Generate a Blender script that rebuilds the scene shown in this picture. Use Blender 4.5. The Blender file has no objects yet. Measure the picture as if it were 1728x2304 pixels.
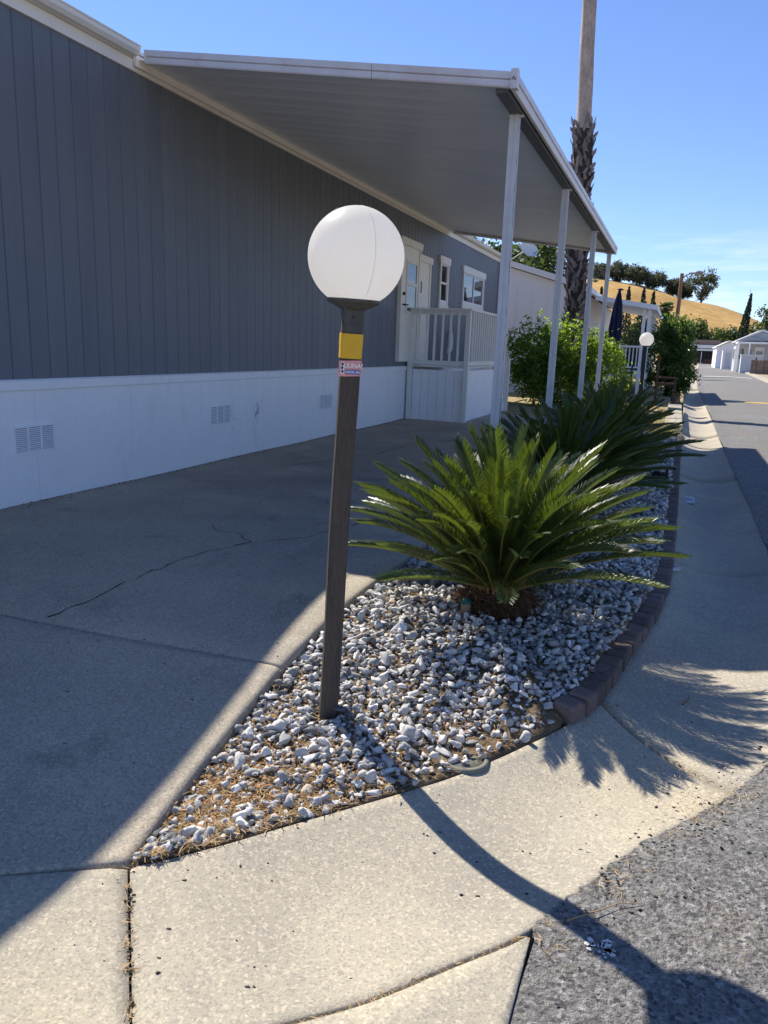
import bpy, math, random
import numpy as np
from mathutils import Matrix, Vector
rnd = random.Random(7)
npr = np.random.default_rng(7)
sc = bpy.context.scene
COL = sc.collection
PI = math.pi

# ---------------------------------------------------------------- camera
cam = bpy.data.cameras.new('camera')
camo = bpy.data.objects.new('camera', cam); COL.objects.link(camo)
camo.matrix_world = Matrix(((0.934966, -0.106373, 0.338414, 0.0),
                            (0.353031, 0.185527, -0.917033, 0.0),
                            (0.034763, 0.976865, 0.211014, 1.40),
                            (0, 0, 0, 1)))
cam.sensor_fit = 'VERTICAL'; cam.sensor_height = 24.0; cam.lens = 24.0 * 1730 / 2304
cam.clip_start = 0.05; cam.clip_end = 6000
sc.camera = camo
# ---------------------------------------------------------------- sun and sky
SUN = Vector((-0.776, 0.55, 1.0)).normalized()
sun = bpy.data.lights.new('sun', 'SUN'); sun.energy = 4.1; sun.angle = math.radians(0.53); sun.color = (1.0, 0.93, 0.82)
suno = bpy.data.objects.new('sun', sun); COL.objects.link(suno)
suno.rotation_euler = SUN.to_track_quat('Z', 'Y').to_euler()
world = bpy.data.worlds.new('World'); sc.world = world; world.use_nodes = True
wn = world.node_tree.nodes; wl = world.node_tree.links
for n in list(wn): wn.remove(n)
sky = wn.new('ShaderNodeTexSky'); sky.sky_type = 'NISHITA'; sky.sun_disc = False
sky.sun_elevation = math.asin(SUN.z); sky.sun_rotation = math.atan2(SUN.x, SUN.y) % (2 * PI)
sky.air_density = 0.9; sky.dust_density = 0.0; sky.ozone_density = 2.5; sky.altitude = 50
bg = wn.new('ShaderNodeBackground'); bg.inputs[1].default_value = 0.098
out = wn.new('ShaderNodeOutputWorld')
tc = wn.new('ShaderNodeTexCoord'); mp = wn.new('ShaderNodeMapping'); mp.inputs['Scale'].default_value = (3.0, 3.0, 26.0)
wl.new(tc.outputs['Generated'], mp.inputs['Vector'])
nz = wn.new('ShaderNodeTexNoise'); nz.inputs['Scale'].default_value = 2.2; nz.inputs['Detail'].default_value = 7; nz.inputs['Roughness'].default_value = 0.62
wl.new(mp.outputs[0], nz.inputs['Vector'])
rp = wn.new('ShaderNodeMapRange'); rp.inputs[1].default_value = 0.5; rp.inputs[2].default_value = 0.78; rp.inputs[4].default_value = 0.75
wl.new(nz.outputs['Fac'], rp.inputs[0])
sx = wn.new('ShaderNodeSeparateXYZ'); wl.new(tc.outputs['Generated'], sx.inputs[0])
band = wn.new('ShaderNodeMapRange'); band.inputs[1].default_value = 0.19; band.inputs[2].default_value = 0.06; band.interpolation_type = 'SMOOTHSTEP'
wl.new(sx.outputs['Z'], band.inputs[0])
mm = wn.new('ShaderNodeMath'); mm.operation = 'MULTIPLY'; wl.new(rp.outputs[0], mm.inputs[0]); wl.new(band.outputs[0], mm.inputs[1])
mixc = wn.new('ShaderNodeMix'); mixc.data_type = 'RGBA'
mixc.inputs['B'].default_value = (8.2, 8.2, 7.4, 1)
wl.new(mm.outputs[0], mixc.inputs['Factor']); wl.new(sky.outputs[0], mixc.inputs['A'])
tint = wn.new('ShaderNodeMix'); tint.data_type = 'RGBA'; tint.blend_type = 'MULTIPLY'; tint.inputs['Factor'].default_value = 1.0
tint.inputs['B'].default_value = (0.70, 0.76, 0.98, 1)
wl.new(mixc.outputs['Result'], tint.inputs['A']); wl.new(tint.outputs['Result'], bg.inputs[0]); wl.new(bg.outputs[0], out.inputs[0])
# ---------------------------------------------------------------- exposure
sc.view_settings.view_transform = 'Standard'; sc.view_settings.look = 'None'
sc.view_settings.exposure = 0.92; sc.view_settings.gamma = 1.0; sc.view_settings.use_curve_mapping = False
sc.render.engine = 'CYCLES'
sc.cycles.max_bounces = 7; sc.cycles.diffuse_bounces = 4; sc.cycles.transparent_max_bounces = 6
sc.cycles.use_denoising = True
sc.cycles.sample_clamp_indirect = 8.0

# ================================================================ helpers
def ss(t):
    t = min(max(t, 0.0), 1.0); return t * t * (3 - 2 * t)

def M(name, col, rough=0.75, spec=0.35, col2=None, nscale=3.0, namt=1.0, stretch=(1, 1, 1), fine=None, fscale=60.0, famt=0.3,
      bump=0.0, bscale=80.0, bdist=0.01, island=0.0, objrnd=0.0, trans=0.0, tcol=None, metallic=0.0, vor=None, stain=None):
    m = bpy.data.materials.new(name); m.use_nodes = True
    nt = m.node_tree; N = nt.nodes; L = nt.links
    b = N['Principled BSDF']; b.inputs['Roughness'].default_value = rough
    b.inputs['Specular IOR Level'].default_value = spec; b.inputs['Metallic'].default_value = metallic
    geo = N.new('ShaderNodeNewGeometry')
    mpn = N.new('ShaderNodeMapping'); mpn.inputs['Scale'].default_value = stretch
    L.new(geo.outputs['Position'], mpn.inputs['Vector'])
    cur = N.new('ShaderNodeRGB'); cur.outputs[0].default_value = (*col, 1); cur = cur.outputs[0]
    def mix(fac, a, bcol, blend='MIX'):
        mx = N.new('ShaderNodeMix'); mx.data_type = 'RGBA'; mx.blend_type = blend
        L.new(fac, mx.inputs['Factor']); L.new(a, mx.inputs['A'])
        if isinstance(bcol, tuple): mx.inputs['B'].default_value = (*bcol, 1)
        else: L.new(bcol, mx.inputs['B'])
        return mx.outputs['Result']
    def noise(scale, detail=5, r=0.6):
        t = N.new('ShaderNodeTexNoise'); t.inputs['Scale'].default_value = scale; t.inputs['Detail'].default_value = detail
        t.inputs['Roughness'].default_value = r; L.new(mpn.outputs[0], t.inputs['Vector']); return t.outputs['Fac']
    def rng(v, a, bb, c=0.0, d=1.0):
        r = N.new('ShaderNodeMapRange'); r.inputs[1].default_value = a; r.inputs[2].default_value = bb
        r.inputs[3].default_value = c; r.inputs[4].default_value = d; L.new(v, r.inputs[0]); return r.outputs[0]
    if col2: cur = mix(rng(noise(nscale), 0.36, 0.66, 0, namt), cur, col2)
    for ssc, scl, lo, hi, am in (stain or []): cur = mix(rng(noise(ssc, 7, 0.62), lo, hi, 0, am), cur, scl)
    if vor:                                           # speckled aggregate: (scale, colour, amount)
        for vs, vc, va in vor:
            v = N.new('ShaderNodeTexVoronoi'); v.inputs['Scale'].default_value = vs; L.new(mpn.outputs[0], v.inputs['Vector'])
            sp = N.new('ShaderNodeSeparateXYZ'); L.new(v.outputs['Color'], sp.inputs[0])
            cur = mix(rng(sp.outputs[0], 0.72, 0.9, 0, va), cur, vc)
    if fine: cur = mix(rng(noise(fscale, 3, 0.7), 0.4, 0.7, 0, famt), cur, fine)
    if island or objrnd:
        src = geo.outputs['Random Per Island']
        if objrnd:
            oi = N.new('ShaderNodeObjectInfo')
            if island:
                ad = N.new('ShaderNodeMath'); L.new(src, ad.inputs[0]); L.new(oi.outputs['Random'], ad.inputs[1])
                fr = N.new('ShaderNodeMath'); fr.operation = 'FRACT'; L.new(ad.outputs[0], fr.inputs[0]); src = fr.outputs[0]
            else: src = oi.outputs['Random']
        amt = max(island, objrnd)
        g = rng(src, 0, 1, 1 - amt, 1 + amt)
        cb = N.new('ShaderNodeCombineColor'); [L.new(g, cb.inputs[i]) for i in range(3)]
        one = N.new('ShaderNodeValue'); one.outputs[0].default_value = 1.0
        cur = mix(one.outputs[0], cur, cb.outputs[0], 'MULTIPLY')
    L.new(cur, b.inputs['Base Color'])
    if bump:
        bp = N.new('ShaderNodeBump'); bp.inputs['Strength'].default_value = bump; bp.inputs['Distance'].default_value = bdist
        L.new(noise(bscale, 4, 0.65), bp.inputs['Height']); L.new(bp.outputs[0], b.inputs['Normal'])
    if trans:
        tr = N.new('ShaderNodeBsdfTranslucent')
        if tcol: tr.inputs[0].default_value = (*tcol, 1)
        else: L.new(cur, tr.inputs[0])
        ms = N.new('ShaderNodeMixShader'); ms.inputs[0].default_value = trans
        L.new(b.outputs[0], ms.inputs[1]); L.new(tr.outputs[0], ms.inputs[2]); L.new(ms.outputs[0], N['Material Output'].inputs[0])
    return m

def stone_mat():
    m = bpy.data.materials.new('marble_stone'); m.use_nodes = True
    nt = m.node_tree; N = nt.nodes; L = nt.links; b = N['Principled BSDF']
    b.inputs['Roughness'].default_value = 0.8; b.inputs['Specular IOR Level'].default_value = 0.3
    g = N.new('ShaderNodeNewGeometry'); oi = N.new('ShaderNodeObjectInfo')
    a = N.new('ShaderNodeMath'); L.new(g.outputs['Random Per Island'], a.inputs[0]); L.new(oi.outputs['Random'], a.inputs[1])
    f = N.new('ShaderNodeMath'); f.operation = 'FRACT'; L.new(a.outputs[0], f.inputs[0])
    r = N.new('ShaderNodeValToRGB'); e = r.color_ramp.elements
    e[0].position = 0.0; e[0].color = (0.06, 0.065, 0.07, 1); e[1].position = 1.0; e[1].color = (0.84, 0.82, 0.78, 1)
    for p, c in ((0.12, (0.14, 0.14, 0.14, 1)), (0.20, (0.32, 0.32, 0.31, 1)), (0.48, (0.48, 0.47, 0.45, 1)), (0.8, (0.64, 0.62, 0.585, 1)), (0.87, (0.52, 0.40, 0.27, 1)), (0.91, (0.78, 0.76, 0.72, 1))):
        x = e.new(p); x.color = c
    L.new(f.outputs[0], r.inputs[0])
    n = N.new('ShaderNodeTexNoise'); n.inputs['Scale'].default_value = 55; n.inputs['Detail'].default_value = 5; n.inputs['Distortion'].default_value = 1.5
    L.new(g.outputs['Position'], n.inputs['Vector'])
    mr = N.new('ShaderNodeMapRange'); mr.inputs[1].default_value = 0.45; mr.inputs[2].default_value = 0.7; mr.inputs[4].default_value = 0.6; L.new(n.outputs['Fac'], mr.inputs[0])
    mx = N.new('ShaderNodeMix'); mx.data_type = 'RGBA'; L.new(mr.outputs[0], mx.inputs['Factor']); L.new(r.outputs[0], mx.inputs['A']); mx.inputs['B'].default_value = (0.34, 0.345, 0.35, 1)
    L.new(mx.outputs['Result'], b.inputs['Base Color'])
    bp = N.new('ShaderNodeBump'); bp.inputs['Strength'].default_value = 0.5; bp.inputs['Distance'].default_value = 0.004; L.new(n.outputs['Fac'], bp.inputs['Height']); L.new(bp.outputs[0], b.inputs['Normal'])
    return m

class MB:
    def __init__(s): s.v = []; s.f = []
    def box(s, x0, y0, z0, x1, y1, z1):
        b = len(s.v)
        s.v += [(x0, y0, z0), (x1, y0, z0), (x1, y1, z0), (x0, y1, z0), (x0, y0, z1), (x1, y0, z1), (x1, y1, z1), (x0, y1, z1)]
        s.f += [(b, b+3, b+2, b+1), (b+4, b+5, b+6, b+7), (b, b+1, b+5, b+4), (b+1, b+2, b+6, b+5), (b+2, b+3, b+7, b+6), (b+3, b, b+4, b+7)]
        return s
    def prism(s, prof, axis, a, b_, cap=True):      # extrude a 2D profile along an axis
        base = len(s.v); n = len(prof)
        def mk(p, t):
            return {'x': (t, p[0], p[1]), 'y': (p[0], t, p[1]), 'z': (p[0], p[1], t)}[axis]
        s.v += [mk(p, a) for p in prof] + [mk(p, b_) for p in prof]
        for i in range(n):
            j = (i + 1) % n; s.f.append((base+i, base+j, base+n+j, base+n+i))
        if cap: s.f += [tuple(range(base+n-1, base-1, -1)), tuple(range(base+n, base+2*n))]
        return s
    def tube(s, pts, rad, n=8, cap=True):
        pts = [Vector(p) for p in pts]; k = len(pts)
        if not hasattr(rad, '__len__'): rad = [rad] * k
        base = len(s.v); up = None
        for i, p in enumerate(pts):
            d = (pts[min(i+1, k-1)] - pts[max(i-1, 0)]).normalized()
            if up is None: up = d.orthogonal().normalized()
            up = (up - d * up.dot(d)).normalized(); q = d.cross(up)
            for j in range(n):
                a = 2 * PI * j / n; w = p + (up * math.cos(a) + q * math.sin(a)) * rad[i]; s.v.append(tuple(w))
        for i in range(k-1):
            for j in range(n):
                a = base+i*n+j; b = base+i*n+(j+1) % n; s.f.append((a, b, b+n, a+n))
        if cap: s.f += [tuple(base+j for j in range(n-1, -1, -1)), tuple(base+(k-1)*n+j for j in range(n))]
        return s
    def lathe(s, prof, c, n=24, cap=True):           # prof: (r, z)
        base = len(s.v)
        for r, z in prof:
            for j in range(n):
                a = 2 * PI * j / n; s.v.append((c[0]+r*math.cos(a), c[1]+r*math.sin(a), c[2]+z))
        for i in range(len(prof)-1):
            for j in range(n):
                a = base+i*n+j; b = base+i*n+(j+1) % n; s.f.append((a, b, b+n, a+n))
        if cap: s.f += [tuple(base+j for j in range(n-1, -1, -1)), tuple(base+(len(prof)-1)*n+j for j in range(n))]
        return s
    def grid(s, P, down=0.0, down_z=None):           # P[i][j] points; optional solid skirt
        base = len(s.v); r = len(P); c = len(P[0])
        for row in P: s.v += [tuple(p) for p in row]
        for i in range(r-1):
            for j in range(c-1):
                a = base+i*c+j; s.f.append((a, a+1, a+c+1, a+c))
        if down:
            ring = [(0, j) for j in range(c)] + [(i, c-1) for i in range(1, r)] + [(r-1, j) for j in range(c-2, -1, -1)] + [(i, 0) for i in range(r-2, 0, -1)]
            b2 = len(s.v)
            for i, j in ring: p = P[i][j]; s.v.append((p[0], p[1], p[2]-down))
            n = len(ring)
            for k in range(n):
                i, j = ring[k]; i2, j2 = ring[(k+1) % n]
                s.f.append((base+i*c+j, b2+k, b2+(k+1) % n, base+i2*c+j2))
        return s
    def tri(s, *p):
        b = len(s.v); s.v += [tuple(q) for q in p]; s.f.append(tuple(range(b, b+len(p)))); return s
    def mesh(s, name, mat, smooth=False):
        me = bpy.data.meshes.new(name); me.from_pydata(s.v, [], s.f); me.validate(); me.update()
        if mat: me.materials.append(mat)
        if smooth: me.polygons.foreach_set('use_smooth', [True]*len(me.polygons))
        return me
    def build(s, name, mat, parent=None, smooth=False, loc=None):
        return put(name, s.mesh(name, mat, smooth), parent, loc)

def wmat(o):
    return wmat(o.parent) @ o.matrix_parent_inverse @ o.matrix_basis if o.parent else o.matrix_basis.copy()
def put(name, me, parent=None, loc=None, rot=None, scale=None):     # world placement kept when parented
    o = bpy.data.objects.new(name, me); COL.objects.link(o)
    if loc is not None: o.location = loc
    if rot is not None: o.rotation_euler = rot
    if scale is not None: o.scale = scale if hasattr(scale, '__len__') else (scale,)*3
    if parent is not None:
        o.parent = parent; o.matrix_parent_inverse = wmat(parent).inverted()
    return o
def tag(o, label=None, cat=None, group=None, kind=None):
    if label: o['label'] = label
    if cat: o['category'] = cat
    if group: o['group'] = group
    if kind: o['kind'] = kind
    return o
def thing(name, label, cat, loc, group=None):
    e = bpy.data.objects.new(name, None); e.empty_display_size = 0.2; COL.objects.link(e); e.location = loc
    return tag(e, label, cat, group)
def npmesh(name, V, F, mat, smooth=False):          # V (n,3); F (m,k) same-size faces
    me = bpy.data.meshes.new(name); V = np.asarray(V, np.float32); F = np.asarray(F, np.int32)
    m, k = F.shape
    me.vertices.add(len(V)); me.vertices.foreach_set('co', V.ravel())
    me.loops.add(m*k); me.loops.foreach_set('vertex_index', F.ravel())
    me.polygons.add(m); me.polygons.foreach_set('loop_start', np.arange(0, m*k, k, dtype=np.int32))
    me.polygons.foreach_set('loop_total', np.full(m, k, np.int32))
    me.update(calc_edges=True); me.validate()
    if mat: me.materials.append(mat)
    if smooth: me.polygons.foreach_set('use_smooth', np.ones(m, bool))
    return me
def rand_unit(n, r=npr):
    v = r.normal(size=(n, 3)); return v / np.linalg.norm(v, axis=1)[:, None]
def leaf_mesh(name, C, size, mat, r=npr, aspect=0.5, up=0.3, jitter=0.35):
    n = len(C); d = rand_unit(n, r); d[:, 2] = d[:, 2]*0.7 + up; d /= np.linalg.norm(d, axis=1)[:, None]
    q = np.cross(d, rand_unit(n, r)); q /= np.linalg.norm(q, axis=1)[:, None] + 1e-9
    nn = np.cross(d, q)
    s = size * (1 + jitter * r.uniform(-1, 1, n)); s = s[:, None]
    V = np.stack([C - d*s*0.5, C + q*s*aspect*0.5 - d*s*0.02 + nn*s*0.1, C + d*s*0.5, C - q*s*aspect*0.5 - d*s*0.02 + nn*s*0.1], 1).reshape(-1, 3)
    F = np.arange(4*n).reshape(n, 4)
    return npmesh(name, V, F, mat)
def clumps(c, rad, nc, per, spread, r=npr, shell=0.55, flat=1.0, noise=0.25):
    u = rand_unit(nc, r); k = (shell + (1-shell) * r.uniform(0, 1, nc)) * (1 + noise * r.normal(size=nc) * 0.5)
    cc = np.asarray(c) + u * np.asarray(rad) * k[:, None]
    L = np.repeat(cc, per, 0) + r.normal(size=(nc*per, 3)) * np.array([spread, spread, spread*flat])
    return L, cc
def text_mesh(body, size, mat, bold=0.0):
    cu = bpy.data.curves.new('txt', 'FONT'); cu.body = body; cu.size = size; cu.align_x = 'CENTER'; cu.align_y = 'CENTER'; cu.extrude = 0.0003; cu.offset = bold
    o = bpy.data.objects.new('txt', cu); COL.objects.link(o)
    dg = bpy.context.evaluated_depsgraph_get(); dg.update()
    me = bpy.data.meshes.new_from_object(o.evaluated_get(dg)); bpy.data.objects.remove(o); bpy.data.curves.remove(cu)
    me.materials.clear(); me.materials.append(mat); return me

# ================================================================ materials
m_conc = M('gutter_concrete', (0.455, 0.412, 0.312), 0.88, 0.25, (0.345, 0.318, 0.252), 1.7, 0.9, fine=(0.30, 0.265, 0.215), fscale=150, famt=0.6,
           bump=0.55, bscale=150, bdist=0.006, vor=[(110, (0.64, 0.55, 0.41), 0.6), (140, (0.20, 0.185, 0.165), 0.5)], stain=[(0.9, (0.27, 0.25, 0.215), .48, .68, .7), (0.6, (0.53, 0.455, 0.28), .5, .68, .55), (7, (0.30, 0.275, 0.23), .55, .7, .5), (2.6, (0.29, 0.27, 0.225), .56, .66, .5)])
m_drive = M('driveway_concrete', (0.50, 0.43, 0.315), 0.88, 0.25, (0.34, 0.30, 0.235), 0.75, 0.8, fine=(0.2, 0.185, 0.16), fscale=100, famt=0.6,
            bump=0.55, bscale=160, bdist=0.006, vor=[(110, (0.58, 0.52, 0.41), 0.6), (140, (0.17, 0.16, 0.15), 0.5)], stain=[(0.5, (0.19, 0.18, 0.165), .5, .66, .55), (2.3, (0.16, 0.15, 0.13), .57, .70, .6), (11, (0.24, 0.225, 0.2), .6, .72, .35), (1.1, (0.62, 0.55, 0.44), .55, .68, .45)])
m_asph = M('asphalt', (0.275, 0.265, 0.245), 0.9, 0.3, (0.215, 0.205, 0.19), 2.2, 0.8, fine=(0.04, 0.04, 0.04), fscale=55, famt=0.6,
           bump=1.0, bscale=75, bdist=0.02, vor=[(75, (0.42, 0.41, 0.39), 0.8), (95, (0.05, 0.05, 0.05), 0.75), (60, (0.13, 0.13, 0.125), .6)], stain=[(1.3, (0.30, 0.245, 0.175), .52, .66, .7), (0.5, (0.30, 0.295, 0.28), .5, .65, .5)])
m_soil = M('dry_soil', (0.15, 0.105, 0.065), 0.95, 0.1, (0.28, 0.205, 0.12), 9, 0.8, fine=(0.06, 0.045, 0.03), fscale=90, famt=0.6, bump=0.8, bscale=90, bdist=0.012)
m_ground = M('bare_ground', (0.40, 0.32, 0.21), 0.95, 0.1, (0.31, 0.25, 0.16), 0.5, 0.9)
m_yard = M('dry_lawn', (0.42, 0.32, 0.17), 0.95, 0.1, (0.2, 0.2, 0.08), 1.3, 0.8, fine=(0.3, 0.22, 0.12), fscale=25, famt=0.6, bump=0.6, bscale=30, bdist=0.03)
m_slate = M('slate_siding_paint', (0.128, 0.148, 0.182), 0.5, 0.4, (0.148, 0.167, 0.20), 1.1, 0.8, stain=[(0.35, (0.165, 0.178, 0.198), .48, .66, .6), (2.5, (0.115, 0.128, 0.148), .58, .7, .5)], fine=(0.12, 0.128, 0.143), fscale=9, famt=0.45, stretch=(6, 6, 0.7), bump=0.25, bscale=22, bdist=0.004, objrnd=0.05)
m_groove = M('dark_groove', (0.035, 0.04, 0.048), 0.9, 0.1)
m_white = M('white_skirting_paint', (0.85, 0.86, 0.87), 0.5, 0.4, (0.80, 0.81, 0.83), 1.0, 0.7, stain=[(1.5, (0.70, 0.68, 0.64), .58, .72, .45)], fine=(0.72, 0.72, 0.73), fscale=12, famt=0.3, stretch=(3, 3, 0.8), bump=0.12, bscale=30, bdist=0.003)
m_trim = M('white_trim_paint', (0.80, 0.77, 0.71), 0.5, 0.4, (0.72, 0.69, 0.63), 2.5, 0.6)
m_alum = M('painted_aluminium', stain=[(0.8, (0.66, 0.50, 0.47), .54, .68, .45), (5, (0.52, 0.51, 0.52), .56, .7, .5)], col=(0.74, 0.73, 0.73), rough=0.4, spec=0.5, col2=(0.60, 0.60, 0.62), nscale=1.6, namt=0.8, fine=(0.62, 0.50, 0.47), fscale=5, famt=0.35)
m_pan = M('carport_pan', (0.86, 0.85, 0.83), 0.35, 0.5, (0.74, 0.74, 0.73), 1.3, 0.8, stretch=(0.6, 3, 1))
m_dkmetal = M('dark_beam', (0.11, 0.115, 0.125), 0.6, 0.4)
m_post = M('carport_post_paint', (0.66, 0.67, 0.69), 0.45, 0.45, (0.54, 0.55, 0.58), 5, 0.7, fine=(0.22, 0.22, 0.24), fscale=16, famt=0.0)
m_postworn = M('worn_post_face', (0.46, 0.47, 0.50), 0.5, 0.4, (0.32, 0.33, 0.36), 7, 0.9, fine=(0.08, 0.08, 0.09), fscale=14, famt=0.85)
m_porch = M('porch_paint', (0.78, 0.77, 0.74), 0.55, 0.35, (0.70, 0.69, 0.66), 3, 0.7)
m_door = M('cream_door', (0.80, 0.77, 0.69), 0.45, 0.4, (0.74, 0.71, 0.64), 2, 0.6)
m_black = M('black_plastic', (0.015, 0.015, 0.016), 0.45, 0.4)
def glass_mat():
    m = M('window_glass', (0.03, 0.035, 0.04), 0.03, 0.9); m.node_tree.nodes['Principled BSDF'].inputs['IOR'].default_value = 1.6; return m
m_glass = glass_mat()
m_wood = M('weathered_post_wood', (0.085, 0.068, 0.055), 0.8, 0.25, (0.045, 0.04, 0.038), 3.0, 0.9, stretch=(9, 9, 0.5), fine=(0.15, 0.125, 0.105), fscale=30, famt=0.5, bump=0.7, bscale=35, bdist=0.004)
m_postedge = M('lamp_collar_metal', (0.05, 0.05, 0.05), 0.6, 0.4, (0.11, 0.10, 0.09), 30, 0.6)
m_globe = M('white_globe_acrylic', (0.97, 0.96, 0.935), 0.32, 0.35, (0.95, 0.90, 0.81), 7, 0.5, fine=(0.85, 0.80, 0.70), fscale=60, famt=0.12, trans=0.72)
m_tape = M('yellow_tape', (0.70, 0.42, 0.02), 0.5, 0.4, (0.6, 0.34, 0.015), 20, 0.5)
m_pink = M('pink_sticker', (0.72, 0.30, 0.28), 0.5, 0.4, (0.8, 0.42, 0.38), 40, 0.5)
m_blue = M('blue_print', (0.10, 0.16, 0.42), 0.5, 0.4)
m_ink = M('white_print', (0.82, 0.80, 0.80), 0.5, 0.4)
m_navyink = M('dark_print', (0.03, 0.04, 0.08), 0.5, 0.4)
m_stone = stone_mat()
m_brick = M('edging_brick', (0.165, 0.122, 0.105), 0.9, 0.2, (0.115, 0.09, 0.08), 14, 0.8, fine=(0.24, 0.17, 0.14), fscale=70, famt=0.4, bump=0.5, bscale=80, bdist=0.006, objrnd=0.22)
m_straw = M('dry_straw', (0.44, 0.31, 0.16), 0.8, 0.2, island=0.45, trans=0.2)
m_grass = M('dry_grass_blade', (0.42, 0.40, 0.14), 0.7, 0.2, island=0.4, trans=0.3)
m_litter = M('dead_leaf_litter', (0.30, 0.16, 0.07), 0.85, 0.15, island=0.6)
m_debris = M('dark_grit', (0.06, 0.055, 0.05), 0.85, 0.2, island=0.5)
m_frond = M('cycad_frond', (0.028, 0.054, 0.018), 0.36, 0.5, (0.062, 0.088, 0.022), 4.0, 0.9, objrnd=0.4, trans=0.32, tcol=(0.13, 0.19, 0.016))
m_frondy = M('young_cycad_frond', (0.085, 0.125, 0.022), 0.38, 0.5, (0.11, 0.15, 0.025), 3, 0.8, objrnd=0.2, trans=0.42, tcol=(0.30, 0.36, 0.025))
m_deadfrond = M('dead_cycad_frond', (0.30, 0.19, 0.08), 0.8, 0.2, trans=0.2)
m_rachis = M('frond_stem', (0.20, 0.19, 0.05), 0.5, 0.4)
m_caudex = M('cycad_trunk_fibre', (0.10, 0.055, 0.03), 0.95, 0.1, (0.05, 0.03, 0.02), 30, 0.8, bump=1.0, bscale=70, bdist=0.02)
m_wool = M('cycad_crown_wool', (0.42, 0.21, 0.09), 0.95, 0.1, (0.3, 0.14, 0.06), 40, 0.8, bump=0.8, bscale=90, bdist=0.01)
m_fibre = M('dead_frond_fibre', (0.13, 0.075, 0.04), 0.9, 0.1, island=0.6)
m_shrub = M('shrub_leaf', (0.058, 0.115, 0.022), 0.42, 0.45, island=0.45, trans=0.5, tcol=(0.36, 0.52, 0.04))
m_shrubd = M('dense_shrub_leaf', (0.04, 0.082, 0.022), 0.45, 0.4, island=0.45, trans=0.38, tcol=(0.2, 0.34, 0.035))
m_tree = M('tree_leaf', (0.038, 0.066, 0.022), 0.5, 0.4, island=0.5, trans=0.28, tcol=(0.13, 0.19, 0.03))
m_oak = M('oak_leaf', (0.085, 0.098, 0.06), 0.6, 0.3, island=0.5, trans=0.3, tcol=(0.16, 0.19, 0.09))  # leaf colour lightened, distance haze painted into it
m_cyp = M('cypress_leaf', (0.026, 0.048, 0.024), 0.6, 0.3, island=0.4, trans=0.1)
m_bark = M('bark', (0.10, 0.085, 0.07), 0.9, 0.15, (0.06, 0.05, 0.045), 6, 0.8, bump=0.5, bscale=20)
m_palm = M('palm_trunk_skin', (0.46, 0.38, 0.33), 0.85, 0.2, (0.33, 0.275, 0.245), 3.2, 0.9, fine=(0.12, 0.10, 0.085), fscale=14, famt=0.5, stretch=(1, 1, 0.6), bump=0.4, bscale=18, bdist=0.02)
m_dark_trunk = M('palm_boot_core', (0.045, 0.038, 0.035), 0.95, 0.1)
m_boot = M('palm_leaf_base', (0.20, 0.17, 0.165), 0.85, 0.2, (0.11, 0.095, 0.095), 8, 0.8, objrnd=0.35, bump=0.4, bscale=40)
m_hill = M('golden_grass_hill', (0.54, 0.35, 0.135), 0.95, 0.05, (0.40, 0.245, 0.09), 0.05, 0.8, fine=(0.32, 0.20, 0.075), fscale=0.32, famt=0.75, stain=[(.09, (0.60, 0.42, 0.18), .5, .65, .6), (.6, (0.34, 0.22, 0.09), .58, .7, .5)])
m_hill2 = M('far_brown_hill', (0.34, 0.24, 0.15), 0.95, 0.05, (0.2, 0.17, 0.11), 0.02, 0.8)
m_nwall = M('pale_neighbour_wall', (0.78, 0.75, 0.74), 0.6, 0.3, (0.74, 0.71, 0.70), 1.0, 0.6)
m_nroof = M('neighbour_roof', (0.42, 0.39, 0.38), 0.8, 0.2, (0.34, 0.32, 0.31), 3, 0.6)
m_broof = M('brown_shingle_roof', (0.20, 0.145, 0.12), 0.9, 0.2, (0.15, 0.11, 0.09), 4, 0.7)
m_wroof = M('light_shingle_roof', (0.55, 0.56, 0.58), 0.8, 0.2, (0.46, 0.47, 0.5), 2, 0.6)
m_lgrey = M('light_grey_siding', (0.55, 0.57, 0.60), 0.6, 0.3, (0.5, 0.52, 0.55), 2, 0.6)
m_mgrey = M('grey_siding', (0.33, 0.35, 0.38), 0.6, 0.3)
m_navy = M('navy_umbrella_cloth', (0.012, 0.018, 0.05), 0.7, 0.2, (0.02, 0.028, 0.07), 6, 0.7)
m_pole = M('brown_utility_pole', (0.26, 0.155, 0.10), 0.85, 0.2, (0.19, 0.115, 0.08), 6, 0.8, stretch=(4, 4, 0.6))
m_galv = M('galvanised_steel', (0.22, 0.22, 0.23), 0.5, 0.5)
m_bench = M('dark_bench_wood', (0.085, 0.045, 0.035), 0.7, 0.3)
m_fence = M('weathered_fence_board', (0.24, 0.17, 0.12), 0.85, 0.2, (0.15, 0.11, 0.085), 3, 0.8, objrnd=0.3)
m_paint = M('road_paint_white', (0.68, 0.66, 0.62), 0.7, 0.3, (0.55, 0.53, 0.5), 5, 0.7)
m_ypaint = M('road_paint_yellow', (0.72, 0.45, 0.05), 0.7, 0.3, (0.5, 0.34, 0.08), 5, 0.7)
m_green = M('green_plastic', (0.015, 0.11, 0.075), 0.5, 0.4)
m_clay = M('buff_plastic_pipe', (0.32, 0.22, 0.15), 0.7, 0.3, (0.22, 0.15, 0.1), 30, 0.7)
m_vbox = M('grey_green_plastic', (0.16, 0.165, 0.13), 0.7, 0.3, (0.22, 0.2, 0.16), 20, 0.6)
m_paper = M('pale_paper', (0.62, 0.66, 0.70), 0.8, 0.2)
m_scuff = M('rubber_scuff', (0.10, 0.11, 0.12), 0.8, 0.2)
m_crack = M('dirt_filled_crack', (0.045, 0.042, 0.036), 0.95, 0.1, (0.09, 0.08, 0.06), 30, 0.7)

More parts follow.
